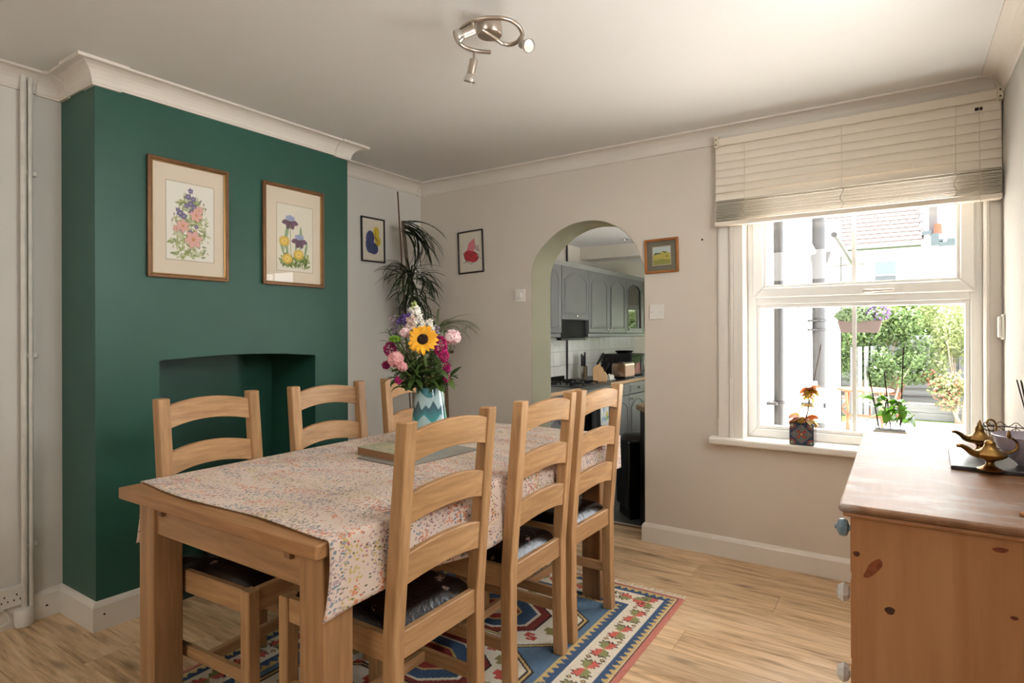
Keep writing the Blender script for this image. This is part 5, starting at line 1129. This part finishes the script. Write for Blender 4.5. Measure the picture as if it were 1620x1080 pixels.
# sunflower
h = B(669, 537, -.10); e, path = stemmed('sunflower', h + fw * .012 - Vector((0, 0, .006)), 'yellow sunflower with a dark centre, facing the camera in the vase', r=.0055)
nrm = (-fw + Vector((0, 0, .32))).normalized(); Q = nrm.to_track_quat('Z', 'Y').to_matrix().to_4x4(); m_yel = leafm('sunflower_petal', (240, 160, 24), (250, 196, 50), .6)
pme = leafmesh('petal', .046, .020, .5, .25, 5, base=.55)
for ringi, (n, tl, rad) in enumerate(((17, .12, .021), (15, .42, .018))):
    for k in range(n):
        a = 2 * math.pi * (k + .5 * ringi) / n + rr.uniform(-.08, .08); o = link('petal', pme, m_yel, e)
        o.matrix_local = Matrix.Translation(h - Vector(e.location)) @ Q @ Matrix.Rotation(a, 4, 'Z') @ Matrix.Translation((rad, 0, .002 * ringi)) @ Matrix.Rotation(-tl + rr.uniform(-.2, .2), 4, 'Y') @ Matrix.Scale(rr.uniform(.85, 1.1), 4)
wb2(MB().lathe([(0, .012), (.012, .012), (.022, .008), (.028, 0), (.024, -.008), (0, -.012)], 24).xf(Matrix.Translation(h) @ Q), 'flower_centre', plain('sunflower_disc', (46, 26, 16), .9, var=.4, nscale=200, bump=.6, bscale=400), e, smooth=True)
wb2(blob(MB(), h + nrm * .004, (.02, .02, .02), 60, .006), 'disc_florets', plain('disc_floret', (70, 40, 20), .9), e); wb2(MB().lathe([(0, -.018), (.02, -.012), (.026, -.004)], 16).xf(Matrix.Translation(h) @ Q), 'calyx', m_green1, e, smooth=True)
leafy(e, path, 4, .55, .8, lf, m_green1, .9)
# roses / peonies
m_pink = col2('pink_petals', (212, 138, 142), (232, 176, 172)); m_pale = col2('pale_pink_petals', (226, 172, 178), (240, 222, 216)); m_mag = col2('magenta_florets', (150, 24, 84), (200, 52, 120)); m_dmag = col2('dark_magenta', (120, 24, 66), (168, 44, 96))
def peony(u, v, dd, r, mat, label, n=46):
    h = B(u, v, dd); e, path = stemmed('peony', h - Vector((0, 0, r * .7)), label); mb = MB(); blob(mb, h, (r, r, r * .92), n, r * 1.0, curl=.25); blob(mb, h, (r * .6, r * .6, r * .7), 24, r * .9); wb2(mb, 'petals', mat, e, smooth=True, recalc=False)
    wb2(MB().lathe([(0, -r * .95), (r * .5, -r * .85), (r * .8, -r * .5)], 12, h), 'calyx', m_green1, e, smooth=True); leafy(e, path, 3, .6, .85, lf, m_green1, .8)
peony(641, 526, -.06, .019, m_pale, 'small pale pink peony bud left of the sunflower'); peony(716, 533, -.02, .030, m_pale, 'white and pink peony standing out at the right of the bouquet', 60)
peony(626, 568, -.08, .030, m_pink, 'dusky pink peony low on the left of the bouquet', 60); peony(637, 580, -.10, .018, m_pink, 'smaller dusky pink peony just below the left one')
def cocks(parts, label, mat):
    h0 = B(*parts[0][:3]); e, path = stemmed('celosia', h0 - Vector((0, 0, .02)), label)
    for (u, v, dd, a, b, n) in parts:
        c = B(u, v, dd); wb2(blob(MB(), c, (a, a, b), n, .010, curl=.6), 'flower_head', mat, e, recalc=False)
        if (u, v) != tuple(parts[0][:2]): wb2(MB().tube([c, c.lerp(path[8], .5) - Vector((0, 0, .015)), path[8]], .0022, 6), 'side_stem', m_stem, e)
    leafy(e, path, 4, .5, .85, lfn, m_green1, .9)
cocks([(697, 548, -.06, .026, .042, 150), (703, 563, -.08, .018, .024, 80)], 'large magenta flower head right of the sunflower', m_mag)
cocks([(707, 582, -.05, .013, .018, 60), (706, 598, -.06, .011, .016, 50)], 'small magenta flower heads lowest on the right side', m_mag)
cocks([(617, 552, -.04, .024, .028, 110), (611, 577, -.04, .015, .015, 60)], 'dark magenta flower heads at the left edge', m_dmag)
cocks([(630, 601, -.10, .012, .013, 50)], 'tiny magenta bloom just above the vase rim on the left', m_mag)
# white stock spike
def spike(name, u0, v0, u1, v1, dd, r0, r1, n, mat, label, pl, bud=None):
    a, b = B(u0, v0, dd), B(u1, v1, dd); e, path = stemmed(name, a, label); wb2(MB().tube([a, b], [.003, .0015], 6), 'flower_spike', m_stem, e)
    for i in range(n):
        t = (i + .5) / n; th = 2.4 * i; rad = r0 + (r1 - r0) * t; c = a.lerp(b, t) + Vector((rad * math.cos(th), rad * math.sin(th), 0)); wb2(blob(MB(), c, (pl * .8, pl * .8, pl * .7), 9, pl * 1.2, curl=.5), 'floret', mat, e, recalc=False)
    if bud: wb2(blob(MB(), b + Vector((0, 0, .004)), (.011, .011, .022), 26, .012, curl=.8), 'bud_tip', bud, e, recalc=False)
    leafy(e, path, 5, .45, .8, lfn, m_green1, 1.0); return e
m_wht = col2('white_florets', (226, 220, 204), (242, 238, 228)); m_lime = col2('lime_bud', (150, 170, 90), (196, 206, 140)); m_blush = col2('blush_florets', (206, 172, 154), (226, 204, 190)); m_pur = col2('purple_florets', (74, 54, 112), (112, 88, 150)); m_lil = col2('lilac_florets', (150, 132, 150), (186, 170, 180))
spike('white_stock', 664, 530, 655, 487, .0, .032, .012, 22, m_wht, 'tall white flower spike with a lime tip, topmost of the bouquet', .013, m_lime)
spike('blush_stock', 651, 530, 650, 502, -.03, .020, .012, 14, m_blush, 'blush pink flower spike below the white one', .011)
spike('white_stock', 681, 528, 678, 506, .03, .014, .006, 9, m_wht, 'smaller white flower spike on the right of the tall one', .011)
spike('purple_statice', 633, 512, 644, 497, -.02, .022, .014, 14, m_pur, 'deep purple flower sprig at the upper left', .009); spike('lilac_statice', 628, 532, 622, 500, .03, .016, .012, 14, m_lil, 'dusty lilac sprig at the far upper left', .008); spike('lilac_statice', 689, 540, 690, 515, .05, .014, .010, 10, m_lil, 'dusty lilac sprig behind the sunflower on the right', .008)
h = B(625, 536, -.07); e, path = stemmed('green_button', h, 'bright lime green button flower on the left'); wb2(blob(MB(), h, (.024, .024, .012), 90, .008), 'flower_head', col2('lime_head', (92, 140, 36), (140, 180, 60)), e, recalc=False)
# foliage stems
fol = [(612, 520, .02, m_green2, 'grey green wispy sprig leaning far left'), (628, 498, .04, m_green2, 'grey green wispy sprig at the upper left'), (617, 540, -.02, m_green2, 'grey green sprig between the lime and magenta flowers'), (690, 560, .03, m_green1, 'dark leafy stem behind the magenta flowers'), (648, 560, .02, m_green1, 'dark leafy stem behind the pink flowers'), (640, 590, -.08, m_green1, 'short dark leafy stem at the front left'), (690, 585, -.09, m_green1, 'short dark leafy stem at the front right'), (660, 575, .04, m_green1, 'dark leafy stem in the middle of the bouquet'), (712, 596, -.03, m_green1, 'dark leafy stem spreading to the right'), (623, 596, -.02, m_green1, 'dark leafy stem spreading to the left'), (676, 565, -.03, m_green1, 'dark leafy stem right below the sunflower'), (652, 580, -.06, m_green1, 'dark leafy stem left below the sunflower'), (704, 520, .04, m_green2, 'pale grassy sprig on the right'), (700, 610, -.04, m_green1, 'low leafy stem over the right vase rim'), (632, 612, -.05, m_green1, 'low leafy stem over the left vase rim')]
for u, v, dd, mt, lab in fol:
    e, path = stemmed('foliage_stem', B(u, v, dd), lab, 'foliage', r=.002)
    if mt is m_green2: leafy(e, path, 30, .40, 1.0, lfn, mt, .8); 
    else: leafy(e, path, 22, .40, 1.0, lf + lfn, mt, 1.0)

# ------------------------------------------------------------------ window-sill plants
pz_ = .6905; p = WY(1268, 690, -.062)
pt = empty('succulent_pot', (p.x, -.006, pz_), label='small square tiled pot of yellow and orange leaves on the sill', cat='plant pot')
cv = Canvas(56, 56, (44, 62, 88)); 
for k in range(3):
    for s, c in ((.46, (150, 130, 110)), (.42, (52, 84, 110)), (.34, (170, 150, 120)), (.31, (60, 44, 60)), (.24, (168, 92, 74)), (.16, (60, 50, 70)), (.10, (180, 130, 100))): cv.poly([(.5 - s, .5), (.5, .5 - s), (.5 + s, .5), (.5, .5 + s)], c)
for a in range(8): cv.ell(.5 + .2 * math.cos(a * .785), .5 + .2 * math.sin(a * .785), .06, .06, (150, 70, 60) if a % 2 else (90, 130, 130)); 
for qx, qy in ((.1, .1), (.9, .1), (.1, .9), (.9, .9)): cv.ell(qx, qy, .16, .16, (150, 70, 58)); cv.ell(qx, qy, .10, .10, (64, 110, 120)); cv.ell(qx, qy, .05, .05, (206, 180, 140))
for k in range(60): cv.ell(rg.uniform(0, 1), rg.uniform(0, 1), .014, .014, [(196, 176, 150), (104, 150, 150), (30, 40, 60)][k % 3], al=.8)
hw = .058; MB().box(-hw, -hw, 0, hw, hw, .112).build('pot_body', plain('blue_pot_glaze', (58, 74, 92), .25), pt, .002); MB().box(-hw + .006, -hw + .006, .108, hw - .006, hw - .006, .1125).build('soil', m_dark, pt)
mt_ = vcol('pot_tile', .2, .5); cv.mesh('tile_face', lambda X, Y: np.stack([-hw + .001 + X * 2 * (hw - .001), np.full(X.shape, -hw - .0006), .111 - Y * .110], 1), mt_, pt)
cv.mesh('tile_face', lambda X, Y: np.stack([np.full(X.shape, hw + .0006), -hw + .001 + X * 2 * (hw - .001), .111 - Y * .110], 1), mt_, pt)
m_yo = glow(leafm('yellow_orange_leaf', (140, 104, 36), (160, 146, 60), .6), (176, 140, 50)); m_or = glow(leafm('orange_leaf', (150, 80, 42), (164, 112, 52), .6), (180, 92, 44)); ol = [leafmesh('leaf', .066, .044, b, .2, 5, base=.3) for b in (.6, 1.2)]
c0 = Vector((p.x, -.006, pz_ + .112)); top = WY(1281, 612, -.006); wb2(MB().tube(smooth_path([c0, WY(1278, 650, -.006), top]), .003, 6), 'stem', m_cane, pt, smooth=True)
wb2(MB().tube([c0 + Vector((.008, 0, -.03)), WY(1299, 545, -.006)], .0024, 6), 'support_cane', m_cane, pt)
for k in range(34):
    a = 2.4 * k; el = rr.uniform(-.3, .5); putleaf(ol[k % 2], m_yo if k % 3 else m_or, pt, c0 + Vector((.020 * math.cos(a), .020 * math.sin(a), rr.uniform(.0, .03))), (math.cos(a), math.sin(a) * .6 - .1, el), rr.uniform(-.6, .6), rr.uniform(.7, 1.15))
for k in range(22):
    a = 2.4 * k; q = c0.lerp(top, .75 + .25 * rr.random()); putleaf(ol[k % 2], m_yo if k % 2 else m_green2, pt, q, (math.cos(a), math.sin(a) * .6, rr.uniform(-.4, .7)), rr.uniform(-.6, .6), rr.uniform(.6, .95))
for k in range(6): a = 2.4 * k; putleaf(ol[1], m_or, pt, c0.lerp(top, .5), (math.cos(a), math.sin(a) * .5 - .2, rr.uniform(-.4, .4)), 0, .75)
p2 = WY(1408, 676, .0); po = empty('trailing_plant_pot', (p2.x, .004, pz_), label='white rectangular pot of bright green leaves and dark canes on the sill', cat='plant pot')
MB().prism([(-.066, 0), (.066, 0), (.072, .105), (-.072, .105)], 'Y', -.055, .055).build('pot_body', plain('speckled_white_pot', (214, 208, 196), .6, var=.1, nscale=80), po, .004); MB().box(-.064, -.047, .100, .064, .047, .106).build('soil', m_dark, po)
m_bg = glow(leafm('bright_leaf', (64, 100, 28), (110, 144, 54), .35), (96, 150, 40)); bl_ = [leafmesh('leaf', .088, .050, b, .25, 6, base=.2) for b in (.5, 1.0, 1.5)]; c0 = Vector((p2.x, .004, pz_ + .105)); y_ = .004
for a, b in (((1391, 672), (1374, 588)), ((1409, 672), (1399, 588)), ((1424, 672), (1429.5, 549))): wb2(MB().tube([WY(*a, y_) - Vector((0, 0, .02)), WY(*b, y_)], .0032, 6), 'support_cane', plain('dark_cane', (58, 42, 36), .7), po)
for st_ in (((1389, 674), (1384, 640), (1376, 622)), ((1402, 674), (1400, 650), (1404, 628)), ((1416, 674), (1424, 650), (1416, 630)), ((1424, 674), (1428, 660), (1432, 640)), ((1400, 674), (1415, 645), (1395, 630))):
    P = smooth_path([WY(*q, y_) for q in st_]); wb2(MB().tube(P, .003, 6), 'stem', plain('brown_stem', (120, 104, 76), .7), po, smooth=True)
    for k in range(8): a = 2.4 * k + rr.random(); putleaf(rr.choice(bl_), m_bg, po, P[int(len(P) * (.3 + .68 * k / 8))], (math.cos(a), math.sin(a) * .55 - .15, rr.uniform(-.3, .6)), rr.uniform(-.5, .5), rr.uniform(.65, 1.0))
wb2(MB().tube(smooth_path([WY(1424, 672, y_), WY(1434, 668, y_), WY(1447, 655, y_)]), .0025, 6), 'trailing_stem', plain('pale_stem', (176, 178, 120), .6), po)
# ------------------------------------------------------------------ outside
GZ = -.2
m_pav = plain('pale_paving', (206, 200, 192), .85, var=.05, nscale=3); m_grass = plain('grass', (112, 140, 66), .95, var=.3, nscale=20)
struct(MB().box(2.4, WT, GZ - .1, 12, 8.45, GZ).build('patio', m_pav)); struct(MB().box(-8, 8.45, GZ - .1, 12, 60, GZ - .005).build('garden_ground', m_grass))
m_pipe2 = plain('dark_grey_pipe', (24, 23, 23), .5, var=.15, nscale=12)
def pipe(y, r, z1, label, coll, shoe=True):
    e = empty('drain_pipe', (2.432 + r, y, GZ), label=label, cat='pipe')
    MB().tube([(0, 0, 0), (0, 0, z1 - GZ)], r, 14).build('pipe', m_pipe2, e, smooth=True)
    for z in coll: MB().lathe([(r, 0), (r + .012, .004), (r + .012, .022), (r, .026)], 16, (0, 0, z - GZ)).build('collar', m_pipe2, e, smooth=True); MB().box(-.03 - r, -.10, z - GZ + .002, .0, .10, z - GZ + .02).build('bracket', m_pipe2, e)
    return e
pipe(.90, .033, 3.1, 'grey drain pipe nearest the window, seen at the left of the glass', [.79]); pipe(3.05, .062, 3.2, 'thick grey drain pipe further along the white wall', [1.30, 1.39])
hp = empty('rain_hopper', (2.46, 3.35, 2.03), label='grey rainwater hopper head on the thick drain pipe', cat='hopper'); MB().prism([(-.05, -.05), (.10, -.05), (.14, .08), (-.05, .08)], 'Y', -.14, .14).build('hopper_body', m_pipe2, hp, .01); MB().tube([(.03, 0, -.05), (.03, -.12, -.2)], .03, 10).build('spout', m_pipe2, hp, smooth=True)
tag(MB().tube([(2.45, 1.62, 2.20), (2.45, 3.25, 2.06)], .026, 10).build('waste_pipe', m_upvc, smooth=True), 'white waste pipe sloping along the white wall', 'pipe')
rf = empty('rear_roof', (2.4, 4.0, 2.52), label='lean-to roof edge and gutter of the white rear extension', cat='roof'); MB().prism([(-2.6, .75), (.12, -.10), (.12, -.05), (-2.6, .82)], 'Y', 0, 3.2).build('roof_slope', plain('roof_slates', (120, 116, 118), .7), rf); MB().tube([(.15, 0, -.14), (.15, 3.2, -.16)], .032, 10).build('gutter', m_pipe2, rf, smooth=True)
# back fence
m_fence = {a: wood('fence_' + a, (76, 78, 78), (108, 110, 108), 'X' if a == 'b' else 'Z', .5, .9) for a in 'bp'}
fy = 9.75; fe = empty('garden_fence', (1.5, fy, GZ), label='weathered grey lapped wooden fence at the back of the garden', cat='fence'); bd = pd = None
for i in range(5):
    x = i * 1.3
    o = MB().box(-.05, -.05, 0, .05, .05, 1.48).build('fence_post', m_fence['p'], fe) if pd is None else link('fence_post', pd, m_fence['p'], fe); pd = pd or o.data; o.location = (x, 0, 0)
    for k in range(10):
        b = MB().add([(.05, -.012, 0), (1.25, -.012, 0), (1.25, .016, .155), (.05, .016, .155), (.05, -.026, 0), (1.25, -.026, 0), (1.25, .004, .155), (.05, .004, .155)], [(0, 1, 2, 3), (7, 6, 5, 4), (4, 5, 1, 0), (5, 6, 2, 1), (6, 7, 3, 2), (7, 4, 0, 3)])
        o = b.build('fence_board', m_fence['b'], fe) if bd is None else link('fence_board', bd, m_fence['b'], fe); bd = bd or o.data; o.location = (x, 0, .04 + .138 * k)
sf = empty('side_fence', (2.52, 7.3, GZ), label='short piece of grey fence beyond the white wall corner', cat='fence'); bd2 = None
for k in range(5):
    o = MB().box(0, 0, 0, .14, .02, 1.25).build('fence_board', m_fence['p'], sf) if bd2 is None else link('fence_board', bd2, m_fence['p'], sf); bd2 = bd2 or o.data; o.location = (.0 + .09 * k * .9, .35 * k, 0); o.rotation_euler = (0, 0, R(72))
be = empty('raised_bed', (1.8, 8.62, GZ), label='low grey timber edging of the raised flower bed', cat='edging')
for k in range(2): MB().box(0, 0, .13 * k, 5.5, .10, .13 * (k + 1) - .004).build('sleeper', m_fence['b'], be, .004)
MB().box(0, .1, 0, 5.5, 1.0, .2).build('soil', plain('garden_soil', (70, 56, 44), 1), be)
# shrubs
def shrub(name, label, c, rad, n, leaf, ca, cb, extra=None, flow=None):
    e = empty(name, (c[0], c[1], GZ + .2), label=label, cat='shrub'); rs = np.random.default_rng(int(c[0] * 100) + n)
    nb = 14; bc = rs.normal(size=(nb, 3)) * np.array(rad) * .45; bc[:, 2] += c[2] - GZ - .2; br = rs.uniform(.35, .6, nb)
    def cloud(n, leaf, nm, mat):
        idx = rs.integers(0, nb, n); d = rs.normal(size=(n, 3)); d /= np.linalg.norm(d, axis=1)[:, None]; P = bc[idx] + d * (br[idx] * rs.uniform(.55, 1.0, n))[:, None] * np.array(rad)
        P[:, 2] = np.maximum(P[:, 2], .02); a = rs.normal(size=(n, 3)); a /= np.linalg.norm(a, axis=1)[:, None]; b = np.cross(a, d); b /= np.linalg.norm(b, axis=1)[:, None] + 1e-9; L = (leaf * rs.uniform(.6, 1.3, n))[:, None]
        V = np.stack([P - a * L * .5, P + b * L * .25, P + a * L * .5, P - b * L * .25], 1).reshape(-1, 3); F = np.arange(4 * n).reshape(n, 4)
        me = bpy.data.meshes.new(nm); me.from_pydata(V.tolist(), [], F.tolist()); o = link(nm, me, mat, e); o['kind'] = 'stuff'
    t = NT(name + '_leaf'); t.set(Roughness=.6, Specular_IOR_Level=.3); g = t.n('ShaderNodeNewGeometry'); t.color(t.ramp(g.outputs['Random Per Island'], [(0, c4(ca)), (1, c4(cb))])); tl = t.n('ShaderNodeBsdfTranslucent'); tl.inputs[0].default_value = c4(tuple(min(255, x * 1.15) for x in cb)); mx = t.n('ShaderNodeMixShader'); mx.inputs[0].default_value = .35; t.l(t.b.outputs[0], mx.inputs[1]); t.l(tl.outputs[0], mx.inputs[2]); t.l(mx.outputs[0], t.out.inputs[0])
    cloud(n, leaf, 'foliage', t.m)
    if flow: cloud(flow[0], flow[1], 'blossom', plain(name + '_blossom', flow[2], .8, rnd=.2))
    mb = MB()
    for k in range(4): q = bc[k]; mb.tube([(0.03 * k, 0, -.2), (q[0] * .5, q[1] * .5, q[2] * .5), tuple(q)], [.022, .014, .006], 6)
    mb.build('branches', plain('shrub_bark', (120, 106, 88), .9), e); return e
def SP(u, v, d): p = W(u, v, d); return (p.x, p.y, p.z)
shrub('climbing_shrub', 'dense green climber leaning on the left part of the back fence', SP(1375, 548, 10.4), (.70, .30, .66), 6500, .075, (42, 60, 30), (86, 105, 60))
shrub('leafy_shrub', 'light green bush topping the fence, left behind the hanging trough', SP(1350, 505, 10.6), (.6, .3, .5), 4500, .08, (60, 76, 40), (105, 118, 68))
shrub('tall_shrub', 'bright green tree foliage above the middle of the fence', SP(1455, 492, 11.2), (.85, .4, .46), 6500, .085, (53, 73, 33), (101, 120, 62))
shrub('pale_shrub', 'pale green feathery bush at the right end of the fence', SP(1512, 530, 10.0), (.40, .3, .75), 4200, .07, (80, 93, 53), (127, 135, 92))
shrub('red_flowered_shrub', 'low bush with small red flowers in front of the fence at right', SP(1512, 612, 9.6), (.42, .25, .30), 1900, .06, (73, 83, 49), (114, 121, 82), flow=(420, .05, (196, 84, 74)))
shrub('low_shrub', 'low dark bush behind the folding chairs', SP(1400, 590, 9.9), (.38, .25, .35), 1800, .07, (36, 53, 29), (75, 93, 53))
# wall trough with purple flowers
c = W(1360, 517, 7.3); tg = empty('hanging_trough', c, label='brown hanging trough with purple flowers outside the window', cat='planter'); MB().prism([(-.20, -.07), (.20, -.07), (.24, .08), (-.24, .08)], 'Y', -.09, .09).build('trough_body', plain('trough_brown', (44, 31, 24), .8), tg, .006)
for s in (-.18, .18): MB().tube([(s, 0, .08), (s * .3, 0, .75)], .004, 6).build('hanging_wire', m_wire, tg)
blob(MB(), (0, 0, .14), (.26, .14, .09), 260, .05).build('foliage', plain('trough_leaf', (46, 62, 28), .8), tg, recalc=False)['kind'] = 'stuff'
blob(MB(), (.20, -.02, .17), (.12, .10, .10), 70, .035).build('purple_flowers', plain('purple_flower', (70, 46, 96), .8), tg, recalc=False)['kind'] = 'stuff'
MB().tube([(-.75, .0, .76), (.1, .0, .78)], .008, 8).build('bracket_arm', m_wire, tg)
# folding table and chairs
m_teak = {a: wood('teak_' + a, (104, 56, 36), (134, 82, 56), a, .8, .7) for a in 'XYZ'}
p = WZ(1358, 616, GZ + .73); ft = empty('folding_table', (p.x + .06, p.y + .25, GZ), label='round wooden folding garden table on the patio', cat='table')
MB().lathe([(0, .70), (.33, .70), (.34, .71), (.33, .725), (0, .725)], 32).build('tabletop', m_teak['X'], ft, smooth=True)
for s in (-.2, .2):
    for q in (-1, 1): MB().tube([(s, -.28 * q, .0), (s, .26 * q, .70)], .018, 6).build('leg', m_teak['Z'], ft)
MB().box(-.2, -.02, .34, .2, .02, .37).build('stretcher', m_teak['X'], ft)
def gchair(loc, rz, label):
    e = empty('garden_chair', loc, rz, label=label, cat='chair', group='wooden garden chairs')
    for k in range(6): MB().box(-.20, -.2 + .068 * k, .42, .20, -.2 + .068 * k + .055, .438).build('seat_slat', m_teak['X'], e)
    for k in range(7):
        q = -.21 + .07 * k; hh = .90 - .9 * q * q * 1.6; MB().add([(q - .022, .20, .44), (q + .022, .20, .44), (q * 1.25 + .030, .34, hh), (q * 1.25 - .030, .34, hh), (q - .022, .22, .44), (q + .022, .22, .44), (q * 1.25 + .030, .36, hh), (q * 1.25 - .030, .36, hh)], [(3, 2, 1, 0), (4, 5, 6, 7), (0, 1, 5, 4), (1, 2, 6, 5), (2, 3, 7, 6), (3, 0, 4, 7)]).build('back_slat', plain('pink_teak', (120, 76, 62), .7, rnd=.15), e)
    for s in (-.2, .2):
        for q in (-1, 1): MB().tube([(s, -.22 * q, .0), (s, .20 * q, .44)], .016, 6).build('leg', m_teak['Z'], e)
    MB().box(-.24, .21, .60, .24, .235, .64).build('back_rail', m_teak['X'], e); return e
p = WZ(1400, 655, GZ + .1); gchair((p.x, p.y + .35, GZ), R(-8), 'fan-backed wooden garden chair behind the sill plant'); p = WZ(1345, 668, GZ + .05); gchair((p.x - .25, p.y + .2, GZ), R(60), 'wooden folding garden chair mostly hidden by the white wall corner')
hs = empty('garden_hose', (2.50, 2.55, .62), label='coiled pale blue garden hose on the white wall', cat='hose')
for k in range(4): MB().tube([(.02 * k + .02, .15 * math.cos(a), .15 * math.sin(a)) for a in [2 * math.pi * i / 24 for i in range(25)]], .011, 8).build('coil', plain('pale_blue_hose', (132, 186, 206), .4) if k % 2 else m_white, hs, smooth=True)
MB().box(-.10, -.03, -.02, .10, .03, .02).build('hose_hook', m_black, hs)
# house at the back
hd_ = 25.0; q0, q1 = W(1262, 400, hd_), W(1620, 400, hd_); yb = W(1420, 400, hd_).y
ho = empty('rear_house', (3.0, yb, GZ), label='white rendered house with a tiled roof across the gardens', cat='house'); U = lambda u, v: W(u, v, hd_ * 1.0) - Vector(ho.location)
def UY(u, v): return WY(u, v, yb) - Vector(ho.location)
ev = UY(1400, 391).z; xr = UY(1457, 400).x; xl = -9.0
MB().box(xl, 0, 0, xr, 6, ev).build('wall', m_render, ho); MB().box(xr, -.2, 0, xr + 5, 6, UY(1500, 384).z).build('party_wall', m_render, ho)
mt2 = plain('clay_roof_tiles', (62, 45, 42), .8, rnd=.0, var=.12, nscale=2)
MB().add([(xl, -.25, ev), (xr, -.25, ev), (xr, 3.6, ev + 3.6), (xl, 3.6, ev + 3.6)], [(0, 1, 2, 3)]).build('roof', mt2, ho); mb = MB()
for r_ in range(17):
    for k in range(int((xr - xl) / .30)):
        x = xl + .3 * k + (.15 if r_ % 2 else 0); y = -.25 + .21 * r_; z = ev + .21 * r_ + .05; mb.add([(x, y, z), (x + .28, y, z), (x + .28, y + .24, z + .19), (x, y + .24, z + .19), (x, y, z - .05), (x + .28, y, z - .05)], [(0, 1, 2, 3), (4, 5, 1, 0)])
mb.build('roof_tiles', mt2, ho)['kind'] = 'stuff'
MB().tube([(xl, -.36, ev - .05), (xr, -.36, ev - .05)], .07, 8).build('gutter', m_pipe2, ho)
a, b = UY(1381, 412), UY(1421, 446); f_ = MB().box(a.x, -.06, b.z, b.x, .02, a.z).build('window', m_upvc, ho); MB().box(a.x + .08, -.08, b.z + .35, b.x - .08, -.06, a.z - .08).build('pane', plain('far_pane', (60, 66, 72), .1), f_); MB().box(a.x + .08, -.08, b.z + .05, b.x - .08, -.06, b.z + .30).build('pane', plain('far_pane_dark', (34, 38, 42), .1), f_)
m_cop2 = plain('lead_coping', (44, 50, 58), .6)
for u0, v0, u1, v1 in ((1458, 367, 1473, 372), (1472, 371, 1485, 389), (1485, 379, 1492, 382), (1485, 384, 1511, 389), (1498, 378, 1530, 381)):
    a, b = UY(u0, v0), UY(u1, v1); MB().box(a.x, -.32, b.z, b.x, .3, a.z).build('coping', m_cop2, ho)
a, b = UY(1470, 300), UY(1484, 356); ck_ = MB().box(a.x, .3, b.z - .4, b.x, 1.1, a.z).build('chimney', plain('brick_stack', (70, 64, 64), .9), ho); MB().lathe([(.16, 0), (.13, .35), (.15, .4)], 12, (b.x, .0, b.z - .35)).build('chimney_pot', plain('orange_pot', (96, 52, 34), .8), ho, smooth=True)
